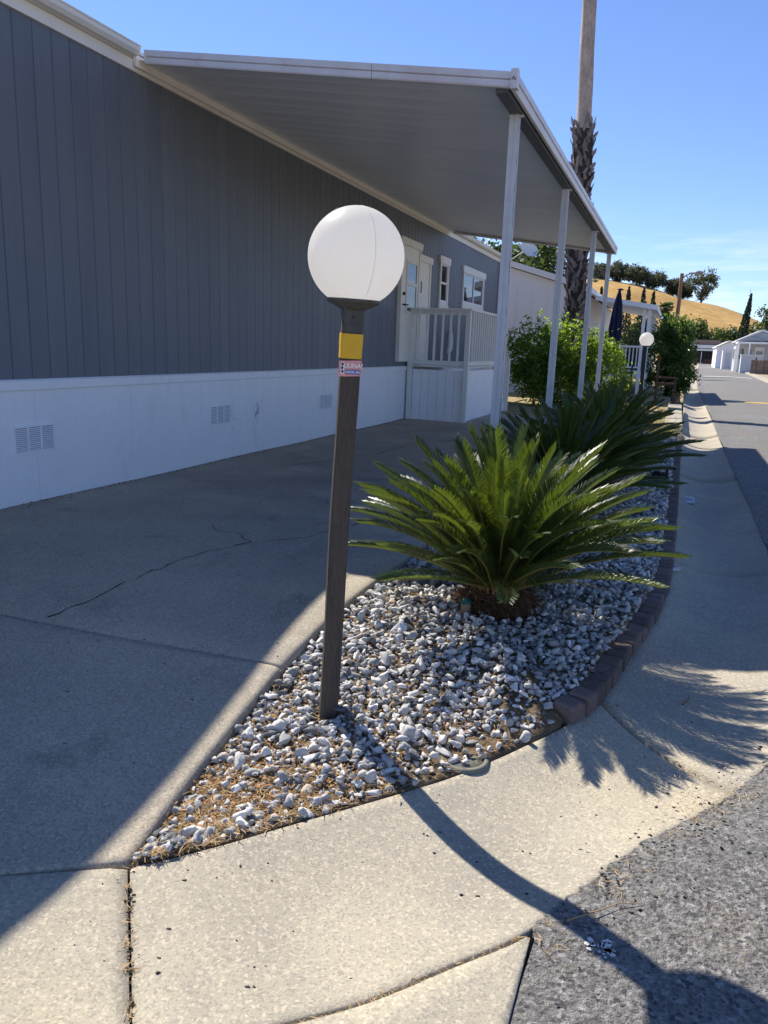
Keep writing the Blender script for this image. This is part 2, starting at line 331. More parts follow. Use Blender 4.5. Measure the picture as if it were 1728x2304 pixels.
# ================================================================ terrain curves
def zl(y): return -0.25 * ss((4.2 - y) / 2.7)                       # driveway long profile
D = np.array([(-1.491, 1.767), (-1.532, 2.05), (-1.562, 2.316), (-1.590, 2.68), (-1.611, 3.05), (-1.611, 3.514), (-1.600, 4.0), (-1.60, 4.7), (-1.62, 8.0), (-1.65, 17.2)])
def Dx(y): return float(np.interp(y, D[:, 1], D[:, 0]))
# gutter stations: inner x,y,z  outer x,y,z  valley depth
ST = [(-3.3, .72, -.262, -2.3, -.15, -.235, .0), (-1.82, 1.576, -.262, -1.2, .95, -.235, .0), (-1.476, 1.757, -.250, -.99, 1.16, -.232, .012),
      (-1.271, 1.902, -.222, -.80, 1.35, -.228, .022), (-1.094, 2.091, -.212, -.575, 1.54, -.225, .03), (-.795, 2.432, -.206, -.40, 1.73, -.215, .04),
      (-.63, 2.636, -.203, -.236, 1.911, -.205, .045), (-.473, 2.887, -.20, -.10, 2.16, -.20, .048), (-.30, 3.2, -.195, .06, 2.45, -.195, .05),
      (-.185, 3.5, -.185, .38, 2.93, -.19, .055), (-.108, 3.98, -.175, .62, 3.5, -.185, .06), (-.018, 4.5, -.165, .76, 4.3, -.18, .07), (.044, 4.95, -.16, .82, 5.0, -.175, .075),
      (.09, 5.7, -.155, .85, 5.8, -.17, .08), (.107, 6.64, -.15, .865, 6.7, -.17, .085), (.129, 9.2, -.15, .89, 9.2, -.165, .085), (.177, 15.5, -.15, .9, 15.5, -.165, .085),
      (.256, 22.4, -.15, .95, 22.4, -.165, .085), (.36, 40, -.13, 1.0, 40, -.14, .06), (.62, 55, -.10, 1.2, 55, -.12, .05), (.85, 70, -.10, 1.45, 70, -.12, .05), (2.2, 130, -.1, 2.8, 130, -.12, .04), (3.6, 185, 0, 4.2, 185, -.01, .03)]
ST = np.array(ST)
def cat(s):                                                          # Catmull-Rom on the stations
    i = int(min(max(math.floor(s), 0), len(ST)-2)); t = s - i
    p0, p1, p2, p3 = ST[max(i-1, 0)], ST[i], ST[i+1], ST[min(i+2, len(ST)-1)]
    if np.linalg.norm(p3[:2]-p2[:2]) > 4*np.linalg.norm(p2[:2]-p1[:2]) or np.linalg.norm(p1[:2]-p0[:2]) > 4*np.linalg.norm(p2[:2]-p1[:2]) or i < 2: return p1*(1-t)+p2*t
    return 0.5*((2*p1)+(-p0+p2)*t+(2*p0-5*p1+4*p2-p3)*t*t+(-p0+3*p1-3*p2+p3)*t**3)
SS = np.linspace(2, 17, 300); IC = np.array([cat(s)[:3] for s in SS])   # inner curve of the gutter
def Ix(y): return float(np.interp(y, IC[:, 1], IC[:, 0]))
ZI = ([1.76, 3.1, 3.5, 4.5, 18], [-.222, -.195, -.125, -.105, -.09])
def gv(x, y):                                                        # top of the gravel bed soil
    a, b = Dx(y), Ix(y); t = min(max((x-a)/max(b-a, 1e-3), 0), 1)
    zd = zl(y) - 0.05; zi = float(np.interp(y, *ZI))
    return zd*(1-t)+zi*t + 0.055*math.sin(PI*t)*ss((y-1.9)/1.8)

# ================================================================ the setting
STR = dict(kind='structure')
def struct(o, label, cat): return tag(o, label, cat, kind='structure')
# wide ground far below the streets, to the horizon
struct(MB().grid([[(x, y, -0.6) for x in (-3000, -200, 200, 3000)] for y in (-400, 200, 900, 4500)]).build('ground', m_ground), 'bare dry ground stretching to the hills', 'ground')
struct(MB().grid([[(x, y, -0.03 if x < -0.5 else -0.11) for x in (-40, -12, -6, -3, -1.4, -0.15)] for y in (17.0, 22, 30, 45, 60, 75)], 0.5).build('yard', m_yard), 'dry yellow lawn of the neighbouring lots', 'lawn')
struct(MB().grid([[(x, y, z) for x, z in ((5.75 + max(0, y-45)*.03, -0.05), (9+max(0, y-45)*.03, -0.03), (60, 0))] for y in (-10, 30, 45, 70, 100, 140, 200, 260)], 0.5).build('verge', m_ground), 'bare verge along the right side of the street', 'verge')
# driveway slabs
drive = struct(thing('driveway', 'shaded concrete driveway beside the house', 'driveway', (-3.3, 8, 0)), 'weathered concrete driveway beside the slate house', 'driveway')
def toe(x): return 1.767 + 0.579*(x+1.491)
def slab(y0f, y1f, rows):
    P = []
    us = [0, .003, .1, .2, .3, .4, .5, .6, .7, .8, .88, .94, .97, .985, .993, 1.0]
    for i in range(rows+1):
        v = i/rows
        yr = y0f(-1.5)*(1-v)+y1f(-1.5)*v; xr = Dx(yr); row = []
        for u in us:
            x = -5.06*(1-u)+xr*u; y = y0f(x)*(1-v)+y1f(x)*v
            z = zl(y) + 0.004*math.sin(3*x+2*y)
            if u in (0, 1.0): z -= 0.012
            if u in (.993,): z -= 0.003
            if i in (0, rows): z -= 0.010
            row.append((x, y, z))
        P.append(row)
    P.insert(1, [tuple(np.array(a)*.0+np.array((a[0], a[1]+.014, a[2]+.010))) for a in P[0]])
    P.insert(len(P)-1, [(a[0], a[1]-.014, a[2]+.010) for a in P[-1]])
    MB().grid(P, 0.16).build('slab', m_drive, drive, True)
j1 = lambda x: 3.04+0.02*(x+1.5)
slab(lambda x: toe(x)+0.0, lambda x: j1(x)-.004, 30)
slab(lambda x: j1(x)+.004, lambda x: 7.70-.004, 24)
slab(lambda x: 7.70+.004, lambda x: 12.4-.004, 14)
slab(lambda x: 12.4+.004, lambda x: 17.2, 10)
def ribbon(pts, w, zf, dz, mat, name, parent, jit=0.6):              # dirt-filled crack lying in the surface
    r = random.Random(len(pts)*7+int(w*1e4)); P = [];
    dense = []
    for a, b in zip(pts[:-1], pts[1:]):
        n = max(2, int(math.dist(a, b)/.05))
        for k in range(n): dense.append((a[0]+(b[0]-a[0])*k/n + r.uniform(-1, 1)*.022, a[1]+(b[1]-a[1])*k/n + r.uniform(-1, 1)*.022))
    for i, p in enumerate(dense):
        q = dense[min(i+1, len(dense)-1)]; o = dense[max(i-1, 0)]
        d = Vector((q[0]-o[0], q[1]-o[1])); d = d.normalized() if d.length > 0 else Vector((1, 0)); nn = Vector((-d.y, d.x)); ww = w*(1+jit*r.uniform(-1, 1))/2
        a = (p[0]+nn.x*ww, p[1]+nn.y*ww); b = (p[0]-nn.x*ww, p[1]-nn.y*ww)
        P.append([(*a, zf(*a)+dz), (*b, zf(*b)+dz)])
    return MB().grid(P).build(name, mat, parent)
zd = lambda x, y: zl(y)+0.004*math.sin(3*x+2*y)
ribbon([(-3.05, 3.08), (-2.97, 3.38), (-2.93, 3.75), (-2.86, 4.2), (-2.72, 4.62), (-2.42, 4.95), (-2.33, 5.4), (-2.2, 5.75), (-1.95, 6.3), (-1.75, 6.9), (-1.68, 7.4)], .007, zd, .003, m_crack, 'crack', drive, .9)
ribbon([(-2.72, 4.62), (-2.9, 4.8), (-3.15, 4.86), (-3.3, 5.05)], .004, zd, .003, m_crack, 'crack', drive, .9)
ribbon([(-2.2, 5.75), (-2.3, 6.1), (-2.55, 6.4)], .004, zd, .003, m_crack, 'crack', drive, .9)
ribbon([(-4.2, 7.75), (-3.9, 8.6), (-3.6, 9.4), (-3.55, 10.6), (-3.2, 11.3), (-3.1, 12.3)], .012, zd, .003, m_crack, 'crack', drive)
# gutter slabs
gut = struct(thing('gutter', 'rolled concrete street gutter', 'gutter', (0.4, 5, -.2)), 'rolled concrete gutter curving round the gravel bed', 'gutter')
def gz(s, t):
    c = cat(s); return (c[0]*(1-t)+c[3]*t, c[1]*(1-t)+c[4]*t, c[2]*(1-t)+c[5]*t - c[6]*4*t*(1-t))
def gslab(s0, s1, n):
    P = []; ts = [0, .012, .06, .14, .22, .3, .4, .5, .6, .7, .8, .88, .95, .985, 1]
    for i in range(n+1):
        s = s0+(s1-s0)*i/n; row = []
        for t in ts:
            x, y, z = gz(s, t)
            if t in (0, 1): z -= .008
            if i in (0, n): z -= .010
            row.append((x, y, z))
        P.append(row)
    MB().grid(P, 0.2).build('slab', m_conc, gut, True)
E_ = .012
gslab(0, 2-E_, 14); gslab(2+E_, 9-.02, 60); gslab(9+.02, 13.75, 40); gslab(13.757, 15.35, 24); gslab(15.352, 16.3, 14); gslab(16.302, 18, 14); gslab(18.002, 22, 16)
# small concrete pan on the street side of the gutter
P = []
for i in range(25):
    s = 6.0*i/24; c = cat(s); ox, oy = c[3], c[4]; nx = .006; row = []
    x1, y1 = (-.219, 1.895-2.6*(1-i/24)) if i < 24 else (-.219, 1.893)
    for t in (0, .01, .2, .4, .6, .8, .985, 1):
        x = (ox+.008)*(1-t)+x1*t; y = (oy-.010)*(1-t)+y1*t
        row.append((x, y, -.232+(.025*i/24)-(.008 if t in (0, 1) else 0)))
    P.append(row)
MB().grid(P, .2).build('slab', m_conc, gut, True)
# road
P = []
rb = [(-.2175, -6, -.22), (-.2175, -1, -.22), (-.2175, 1.2, -.222), (-.2165, 1.7, -.217), (-.207, 1.9, -.21)] + [(cat(s)[3]+.002, cat(s)[4], cat(s)[5]+.003) for s in np.concatenate([np.linspace(6.1, 12, 110), np.linspace(12.1, 22, 70)])]
for k, (x, y, ze) in enumerate(rb):
    xr = 5.3 + max(0, y-45)*.031; e = ss((y-1.5)/1.5)
    jx = rnd.uniform(-.02, .012) if 1.95 < y < 30 else 0
    P.append([(x+(xr-x)*t + (jx if t == 0 else 0), y, (-.205+.03*e if y < 40 else -.15)+(.07*(1-(2*t-1)**2))*(1 if y < 60 else .6)+ (0 if y < 120 else (y-120)*.0016)) for t in (0, .008, .03, .08, .15, .3, .5, .7, .85, 1)])
    P[-1][0] = (P[-1][0][0], y, ze); P[-1][1] = (P[-1][1][0], y, max(ze+.004, P[-1][1][2]*.5+ze*.5))
road = struct(MB().grid(P).build('road', m_asph, None, True), 'grey asphalt street running past the houses', 'road')
sp_ = MB(); rq = random.Random(4)
for k in range(26):
    cx, cy, rr_ = -.035+rq.gauss(0, .022), 1.925+rq.gauss(0, .016), rq.uniform(.003, .010)
    sp_.tri(*[(cx+rr_*math.cos(a)*rq.uniform(.6, 1.3), cy+rr_*math.sin(a)*rq.uniform(.6, 1.3), -.1885) for a in np.linspace(0, 2*PI, 8)[:-1]])
sp_.build('paint_splash', m_paint, road)
# right-hand kerb, cross gutter and paint
rk = thing('kerb', 'pale concrete kerb along the far side of the street', 'kerb', (5.6, 60, -.1)); tag(rk, kind='structure')
for y0 in range(-6, 200, 6):
    f = lambda y: 5.3+max(0, y-45)*.031
    MB().grid([[(f(y), y, -.16), (f(y)+.03, y, -.03), (f(y)+.15, y, -.015), (f(y)+.6, y, -.015)] for y in (y0+.01, y0+2, y0+4, y0+5.99)], .25).build('kerb_stone', m_conc, rk)
tag(MB().grid([[(x, y+(x-.9)*.55, -.135+.065*(1-((x-3.2)/2.4)**2)) for x in np.linspace(.86, 5.7, 9)] for y in (66.3, 67.9)]).build('cross_gutter', m_paint), 'pale concrete strip crossing the street', 'road strip', kind='structure')
tag(MB().grid([[(x, y, -.104+.002*(x-2)) for x in (2.3, 2.9, 3.5)] for y in (29.9, 30.5)]).build('road_marking', m_ypaint), 'yellow painted mark on the asphalt near the right edge', 'road marking', kind='structure')

# gravel bed soil
P = []
for y in np.concatenate([np.linspace(1.775, 4.6, 60), np.linspace(4.7, 17, 70)]):
    a, b = Dx(y)+.004, Ix(y)-.004-.080*ss((y-3.18)/.12)
    P.append([(a*(1-t)+b*t, y, gv(a*(1-t)+b*t, y)+rnd.uniform(-.006, .006)) for t in np.linspace(0, 1, 18)])
bed = struct(MB().grid(P, .12).build('gravel_bed', m_soil, None, True), 'planting bed of brown soil under the white gravel', 'gravel bed')

# ================================================================ hills and sky-line
RX = [-900, -300, -160, -110, -78.9, -64.8, -52.1, -38.7, -26.6, -12.9, -3.06, 9.8, 29.2, 36.8, 41.6, 52, 80, 200, 900]
RZ = [10, 26, 34, 38, 40.6, 42.7, 43.5, 42.3, 41.1, 37.3, 33.8, 31.3, 25.4, 22.2, 19.0, 12, 4, 0, 0]
def hz(x, y):
    r = float(np.interp(x, RX, RZ)); t = (480-y)/210 if y < 480 else (y-480)/260
    return -0.5 + r*(1-ss(t)**.9)
P = [[(x, y, hz(x, y) + (math.sin(x*.21+y*.05)*.35+math.sin(x*.07-y*.11)*.5)*ss((y-285)/80)*(1 if y < 470 else .3)) for x in np.concatenate([[-900, -600, -300, -200], np.linspace(-150, 100, 90), [150, 300, 900]])] for y in np.linspace(270, 740, 60)]
struct(MB().grid(P).build('hill', m_hill, None, True), 'golden dry grass hill behind the houses', 'hill')
def hz2(x, y): return -0.55 + 62*math.exp(-((x-150)/90)**2)*(1-ss(abs(y-950)/200))+ 5*math.exp(-((x-60)/50)**2)*(1-ss(abs(y-950)/200))
P = [[(x, y, hz2(x, y)) for x in np.linspace(-300, 500, 60)] for y in np.linspace(750, 1150, 24)]
struct(MB().grid(P).build('hill', m_hill2, None, True), 'distant brown hill at the right edge', 'hill')

# ================================================================ vegetation builders
def limb_tree(name, label, cat, base, h, rad, leaf, nclump, per, spread, mat, group=None, seed=1, trunk_r=.25, crown0=.35, flat=.8, shell=.5):
    r = np.random.default_rng(seed); t = thing(name, label, cat, base, group)
    b = Vector(base); cz = b.z + h*(crown0+1)/2; rz = h*(1-crown0)/2
    mb = MB(); top = Vector((b.x+r.uniform(-.1, .1)*rad, b.y, b.z+h*.75)); mid = b.lerp(top, .45)+Vector((r.uniform(-.06, .06)*h, 0, 0))
    mb.tube([b-Vector((0, 0, .3)), mid, top], [trunk_r, trunk_r*.75, trunk_r*.3], 7)
    L, cc = clumps((b.x, b.y, cz), (rad, rad, rz), nclump, per, spread, r, shell, flat)
    for k in range(min(7, nclump)):
        e = Vector(cc[k*nclump//7]); st = b.lerp(top, .4+.08*k); m_ = st.lerp(e, .5)+Vector((0, 0, .05*h))
        mb.tube([st, m_, e], [trunk_r*.45, trunk_r*.28, trunk_r*.1], 5)
    mb.build('trunk', m_bark, t, True)
    put('crown', leaf_mesh('crown', L, leaf, mat, r, .7), t)
    return t
def shrub(name, label, cat, base, blobs, leaf, per, mat, seed, group=None, shoots=0):
    r = np.random.default_rng(seed); t = thing(name, label, cat, base, group); LL = []
    mb = MB()
    for (cx, cy, cz, rx, ry, rz, n) in blobs:
        L, cc = clumps((cx, cy, cz), (rx, ry, rz), n, per, .10, r, .62, 1.1, .3); LL.append(L)
        for k in range(5):
            mb.tube([(base[0]+r.uniform(-.15, .15), base[1]+r.uniform(-.15, .15), base[2]-.1), tuple(np.array(base)*.5+cc[k]*.5), tuple(cc[k])], [.035, .02, .008], 5)
        for k in range(shoots):
            a = cc[r.integers(len(cc))].copy(); a[2] = max(a[2], cz+rz*.5)
            d = np.array([r.normal()*.12, r.normal()*.12, 1.0]); ln = r.uniform(.25, .6)
            LL.append(a+np.outer(np.linspace(0, ln, 26), d)+r.normal(size=(26, 3))*.035)
    mb.build('stem', m_bark, t, True)
    put('foliage', leaf_mesh('foliage', np.concatenate(LL), leaf, mat, r, .5, .35), t)
    return t
def cypress(label, base, h, rad, n, seed, lean=(0, 0), group='cypresses behind the patio'):
    r = np.random.default_rng(seed); t = thing('cypress_tree', label, 'cypress tree', base, group); b = np.array(base)
    u = r.uniform(0, 1, n)**1.15; pr = np.clip(u*6, 0, 1)*(1-u)**.7*1.15
    a = r.uniform(0, 2*PI, n); q = (.75+.3*r.uniform(0, 1, n))*pr*rad
    C = np.stack([b[0]+q*np.cos(a)+lean[0]*u*h, b[1]+q*np.sin(a)+lean[1]*u*h, b[2]+.15+u*(h-.15)], 1)
    MB().tube([b, b+np.array((lean[0]*h*.9, lean[1]*h*.9, h*.9))], [rad*.18, rad*.03], 6).build('trunk', m_bark, t)
    put('foliage', leaf_mesh('foliage', C, rad*.42, m_cyp, r, .5, 1.2), t)
    return t

# oaks on the ridge (pixel-matched skyline, at 475 m)
OAK0 = [(-60, 478, 9, 6.5), (-47, 474, 10.5, 8.5), (-37, 476, 12.0, 6.5), (-27.5, 472, 11, 7.0), (-18.5, 474, 10.5, 7.5), (-7.5, 476, 9.5, 4.6), (-2, 476, 9, 4.0), (7.8, 470, 17.5, 8.2), (-72, 480, 8, 6)]
OAK = OAK0[1:8]
OL = ['round dark oak at the left end of the hill crest', 'broad low oak above the closed umbrella on the crest', 'tallest oak of the left crest group', 'oak with bare limbs in the middle of the crest', 'wide flat oak where the crest starts to drop',
      'small oak just left of the street light pole', 'small oak hidden behind the street light pole', 'big lone oak right of the street light pole', 'oak on the crest behind the palm trunk']
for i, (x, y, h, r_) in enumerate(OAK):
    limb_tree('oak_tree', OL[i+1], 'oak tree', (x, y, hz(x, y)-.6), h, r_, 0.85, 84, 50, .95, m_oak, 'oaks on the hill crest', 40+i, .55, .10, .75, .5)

# ================================================================ slate house
X0 = -5.02
house = thing('mobile_home', 'slate blue house with white skirting and vertical board siding', 'house', (-8.5, 13, 0))
bm_ = MB().box(X0-7.0, 2.0, .0, X0-.03, 22.4, 3.95); bm_.build('wall_core', m_groove, house)
w = .2032; prof = [(-.022, .003), (0, .003)]
prof = [(-.022, .0025), (-.006, .0025), (0, .007), (0, w-.007), (-.006, w-.0025), (-.022, w-.0025)]
bmesh_ = MB().prism(prof, 'z', 1.0, 3.86).mesh('siding_board', m_slate)
y = 2.0
while y < 22.35:
    put('siding_board', bmesh_, house, (X0, y, 0)); y += w
nh_ = MB(); rn = random.Random(9)
for k in range(4, 96, 3):
    for zz in np.arange(1.15, 3.8, .22):
        if rn.random() < .5: yy = 2.0+k*w+rn.choice((.025, w-.02)); a = rn.uniform(.0025, .0045); zz2 = zz+rn.uniform(-.02, .02); nh_.tri((X0+.0012, yy-a, zz2), (X0+.0012, yy, zz2-a), (X0+.0012, yy+a, zz2), (X0+.0012, yy, zz2+a))
nh_.build('nail_heads', m_groove, house)['kind'] = 'stuff'
# skirting
pm = MB()
pm.prism([(-.03, .0015), (0, .0015), (0, 1.2185), (-.03, 1.2185)], 'z', -.06, .955)
for k in (1, 2, 3, 4, 5): pass
pm = MB()
gk = [.0015] + [q for k in range(1, 6) for q in (k*.2033-.002, k*.2033+.002)] + [1.2185]
prof = [(-.03, .0015)] + [(0 if i in (0, len(gk)-1) else 0, 0) for i in ()]
pr = [(-.03, .0015), (0, .0015)]
for k in range(1, 6): pr += [(0, k*.2033-.0025), (-.0022, k*.2033), (0, k*.2033+.0025)]
pr += [(0, 1.2185), (-.03, 1.2185)]
pmesh = MB().prism(pr, 'z', -.30, .955).mesh('skirting_panel', m_white)
y = 2.6
while y < 21.8: put('skirting_panel', pmesh, house, (X0+.012, y, 0)); y += 1.22
cm = MB().prism([(-.02, .94), (.026, .94), (.030, .946), (.030, 1.016), (.012, 1.03), (-.02, 1.034)], 'y', .002, 2.438).mesh('skirting_cap', m_white)
y = 2.0
while y < 22.0: put('skirting_cap', cm, house, (X0, y, rnd.uniform(-.003, .003))); y += 2.44
# foundation vents
for vy in (4.78, 7.63, 10.57):
    v = thing('x', '', '', (X0+.016, vy, .42)); bpy.data.objects.remove(v)
    f = MB(); W_, H_ = .46, .235; z0 = .42
    for (a, b, c, d) in ((0, 0, W_, .02), (0, H_-.02, W_, H_), (0, .02, .022, H_-.02), (W_-.022, .02, W_, H_-.02), (.152, .02, .166, H_-.02), (.294, .02, .308, H_-.02)):
        f.box(X0+.012, vy+a, z0+b, X0+.026, vy+c, z0+d)
    fo = f.build('vent', m_white, house)
    MB().box(X0+.0125, vy+.02, z0+.018, X0+.0155, vy+W_-.02, z0+H_-.018).build('vent_back', m_scuff, fo)
    l = MB()
    for a, c in ((.022, .152), (.166, .294), (.308, W_-.022)):
        for k in range(12):
            zz = z0+.024+k*.0158
            l.tri((X0+.0245, vy+a, zz), (X0+.0245, vy+c, zz), (X0+.017, vy+c, zz+.0105), (X0+.017, vy+a, zz+.0105))
    l.build('louvres', m_white, fo)
# scuffs by the second vent
for cy, cz, n, sp in ((8.12, .50, 16, .05), (8.72, .50, 20, .07)):
    s = MB(); r = random.Random(int(cy*10))
    for k in range(n):
        a = cy+r.gauss(0, sp*.6); b = cz+r.gauss(0, .07); ln = r.uniform(.02, .06)*(.6 if sp < .06 else 1)
        s.tri((X0+.0135, a, b), (X0+.0135, a+.006, b-.002), (X0+.0135, a+ln*.6+.004, b+ln), (X0+.0135, a+ln*.6, b+ln))
    s.build('scuff_mark', m_scuff, house)
# eave: trim board, fascia, gutter
y0s = [(2.0, 6.42), (17.02, 22.55)]
tp = [(-.02, 3.835), (.022, 3.835), (.022, 3.90), (.12, 3.90), (.12, 3.915), (-.02, 3.915)]
MB().prism([(X0+a, b) for a, b in [(-.02, 3.80), (.025, 3.80), (.025, 3.90), (-.02, 3.90)]], 'y', 2.0, 22.5).build('eave_trim', m_trim, house)
for a, b in y0s:
    MB().prism([(X0+p, q) for p, q in [(-.02, 3.903), (.055, 3.903), (.055, 3.95), (-.02, 3.95)]], 'y', a, b).build('fascia', m_trim, house)
    g = MB().prism([(X0+p, q) for p, q in [(.057, 3.905), (.11, 3.905), (.138, 3.935), (.140, 3.968), (.150, 3.974), (.150, 3.984), (.134, 3.984), (.128, 3.94), (.105, 3.914), (.066, 3.914), (.066, 3.985), (.057, 3.985)]], 'y', a, b-.01)
    g.build('rain_gutter', m_trim, house)
roof = MB().prism([(X0+.05, 3.952), (X0+.05, 3.98), (X0-3.5, 4.80), (X0-7.1, 3.98), (X0-7.1, 3.952)], 'y', 1.9, 22.6).build('roof', m_wroof, house)
for py in (5.4, 21.3): MB().tube([(X0-.35, py, 4.0), (X0-.35, py, 4.3)], .035, 8).build('vent_pipe', m_trim, roof)
MB().box(X0-.01, 22.32, .0, X0+.035, 22.43, 3.80).build('corner_trim', m_trim, house)
MB().tube([(X0+.07, 22.25, 3.9), (X0+.07, 22.25, .1)], .03, 8).build('downpipe', m_trim, house)
# doors and windows in the long wall
def frame_window(y0, y1, z0, z1, split, name='window'):
    f = MB(); t = .075; e = .035
    f.box(X0+.001, y0, z0+.0, X0+e, y0+t, z1); f.box(X0+.001, y1-t, z0, X0+e, y1, z1)
    f.box(X0+.001, y0+t, z0, X0+e-.003, y1-t, z0+t)
    o = f.build(name, m_trim, house)
    hd = MB().prism([(y0-.05, z1+.002), (y1+.05, z1+.002), (y1+.09, z1+.14), (y1+.05, z1+.16), (y0-.05, z1+.16), (y0-.09, z1+.14)], 'x', X0+.001, X0+e+.012); hd.build('header', m_trim, o)
    MB().box(X0+.001, y0-.04, z0-.07, X0+e+.01, y1+.04, z0-.002).build('sill', m_trim, o)
    MB().box(X0-.01, y0+t, z0+t, X0+.006, y1-t, z1).build('pane', m_glass, o)
    s = MB()
    a0, a1, b0, b1 = y0+t, y1-t, z0+t, z1
    s.box(X0+.0065, a0, b0, X0+.02, a0+.03, b1); s.box(X0+.0065, a1-.03, b0, X0+.02, a1, b1); s.box(X0+.0065, a0+.03, b0, X0+.019, a1-.03, b0+.03); s.box(X0+.0065, a0+.03, b1-.03, X0+.019, a1-.03, b1)
    if split == 'h': s.box(X0+.0065, a0+.03, (b0+b1)/2-.022, X0+.024, a1-.03, (b0+b1)/2+.022)
    if split == 'v': s.box(X0+.0065, (a0+a1)/2-.03, b0+.03, X0+.024, (a0+a1)/2+.03, b1-.03)
    s.build('sash', m_white, o)
    return o
frame_window(11.1, 12.2, 2.35, 3.22, 'v')
frame_window(16.5, 17.15, 2.32, 3.17, 'h')
frame_window(18.42, 20.5, 2.42, 3.17, 'v')
def door(y0, y1, z0, z1, glazed, proud=0.0):
    d = MB().box(X0-.01, y0+.08, z0, X0+.028+proud, y1-.08, z1).build('door', m_door, house)
    fr = MB().box(X0+.001, y0, z0, X0+.045+proud, y0+.078, z1+.0); fr.box(X0+.001, y1-.078, z0, X0+.045+proud, y1, z1); fr.build('door_frame', m_trim, d)
    MB().prism([(y0-.05, z1+.002), (y1+.05, z1+.002), (y1+.09, z1+.11), (y1+.05, z1+.13), (y0-.05, z1+.13), (y0-.09, z1+.11)], 'x', X0+.001, X0+.055+proud).build('door_header', m_trim, d)
    if glazed:
        a0, a1 = (y0+y1)/2-.2, (y0+y1)/2+.32
        MB().box(X0+.0282+proud, a0, z0+.95, X0+.036+proud, a1, z1-.3).build('pane', m_glass, d)
        s = MB()
        for bx in ((a0-.05, z0+.9, a0-.001, z1-.25), (a1+.001, z0+.9, a1+.05, z1-.25), (a0-.001, z0+.9, a1+.001, z0+.949), (a0-.001, z1-.299, a1+.001, z1-.25), (a0, z0+1.42, a1, z0+1.47)):
            s.box(X0+.0285+proud, bx[0], bx[1], X0+.048+proud, bx[2], bx[3])
        s.build('pane_frame', m_trim, d)
        h = MB().tube([(X0+.03+proud, y0+.16, z0+1.05), (X0+.09+proud, y0+.16, z0+1.05), (X0+.09+proud, y0+.28, z0+1.05)], .016, 6); h.tube([(X0+.03+proud, y0+.16, z0+1.25), (X0+.07+proud, y0+.16, z0+1.25)], .03, 8); h.build('handle', m_black, d)
    else:
        MB().tube([(X0+.03, y0+.14, z0+1.35), (X0+.05, y0+.14, z0+1.35), (X0+.05, y0+.14, z0+1.55), (X0+.03, y0+.14, z0+1.55)], .012, 6).build('handle', m_galv, d)
    return d
door(13.9, 15.0, 1.12, 3.24, True, .03)
door(15.02, 15.80, 1.12, 3.06, False)
# hose reel bracket by the porch
hb = thing('cable_coil', 'pale cable coil hanging on the slate wall behind the porch railing', 'cable coil', (X0+.05, 17.4, 1.35))
mbb = MB()
for k in range(4):
    mbb.tube([(X0+.05+.012*k, 17.4+(.10+.01*k)*math.cos(a), 1.55+(.19+.01*k)*math.sin(a)) for a in np.linspace(0, 2*PI, 18)], .012, 5, False)
mbb.build('coil', m_ink, hb); MB().box(X0+.002, 17.36, 1.28, X0+.07, 17.44, 1.42).build('bracket', m_white, hb)

# ================================================================ carport
XO = -1.48; YA, YB = 6.44, 16.95
def cz(x): return 3.90 + (x-X0)/(XO-X0)*(3.43-3.90)                # underside of the pans
cp = thing('carport', 'long white metal carport awning fixed to the slate house on slim posts', 'carport', (-3.2, 11.7, 0))
pw = .3
prof = [(0, .0), (.014, .0), (.020, .0025), (pw-.04, .0025), (pw-.034, .0), (pw-.0005, .0), (pw-.001, .055), (pw-.008, .055), (pw-.008, .018), (0, .018)]
rm = MB(); n = len(prof); xs = [X0+.03, (X0+XO)/2, XO+.02]
for x in xs: rm.v += [(x, p[0], cz(x)+p[1]) for p in prof]
for k in range(2):
    for i in range(n): j = (i+1) % n; rm.f.append((k*n+i, k*n+j, (k+1)*n+j, (k+1)*n+i))
rmesh = rm.mesh('roof_pan', m_pan)
y = YA+.03
while y < YB-.1: put('roof_pan', rmesh, cp, (0, y, 0)); y += pw
def sloped(profile_yz, x0, x1, mat, name, parent):                  # profile (y, dz) swept along the roof slope
    b = MB(); m_ = len(profile_yz)
    for x in (x0, x1): b.v += [(x, p, cz(x)+q) for p, q in profile_yz]
    for i in range(m_): j = (i+1) % m_; b.f.append((i, j, m_+j, m_+i))
    b.f += [tuple(range(m_-1, -1, -1)), tuple(range(m_, 2*m_))]
    return b.build(name, mat, parent)
fp = [(YA+.03, -.035), (YA-.004, -.035), (YA-.012, -.025), (YA-.012, .018), (YA+.002, .022), (YA-.016, .030), (YA-.016, .080), (YA+.02, .083), (YA+.02, .09), (YA+.03, .09)]
sloped(fp, X0+.16, -2.62, m_alum, 'front_fascia', cp); sloped(fp, -2.615, XO+.05, m_alum, 'front_fascia', cp)
sloped([(YB-.03, .10), (YB+.01, .10), (YB+.01, -.05), (YB-.10, -.05), (YB-.10, -.03), (YB-.03, -.03)], X0+.16, XO+.05, m_alum, 'rear_fascia', cp)
zo = cz(XO)
fas = [(XO+.025, zo-.042), (XO+.05, zo-.042), (XO+.058, zo-.03), (XO+.058, zo+.016), (XO+.045, zo+.021), (XO+.068, zo+.029), (XO+.068, zo+.080), (XO+.03, zo+.085), (XO+.025, zo+.082)]
MB().prism(fas, 'y', YA-.02, 9.15).build('side_fascia', m_alum, cp); MB().prism(fas, 'y', 9.16, YB+.012).build('side_fascia', m_alum, cp)
MB().box(XO+.03, YA-.03, zo-.048, XO+.083, YA+.045, zo+.092).build('corner_cap', m_alum, cp)
MB().box(XO-.10, YA+.04, zo-.055, XO+.0, YB-.03, zo-.004).build('beam', m_dkmetal, cp)
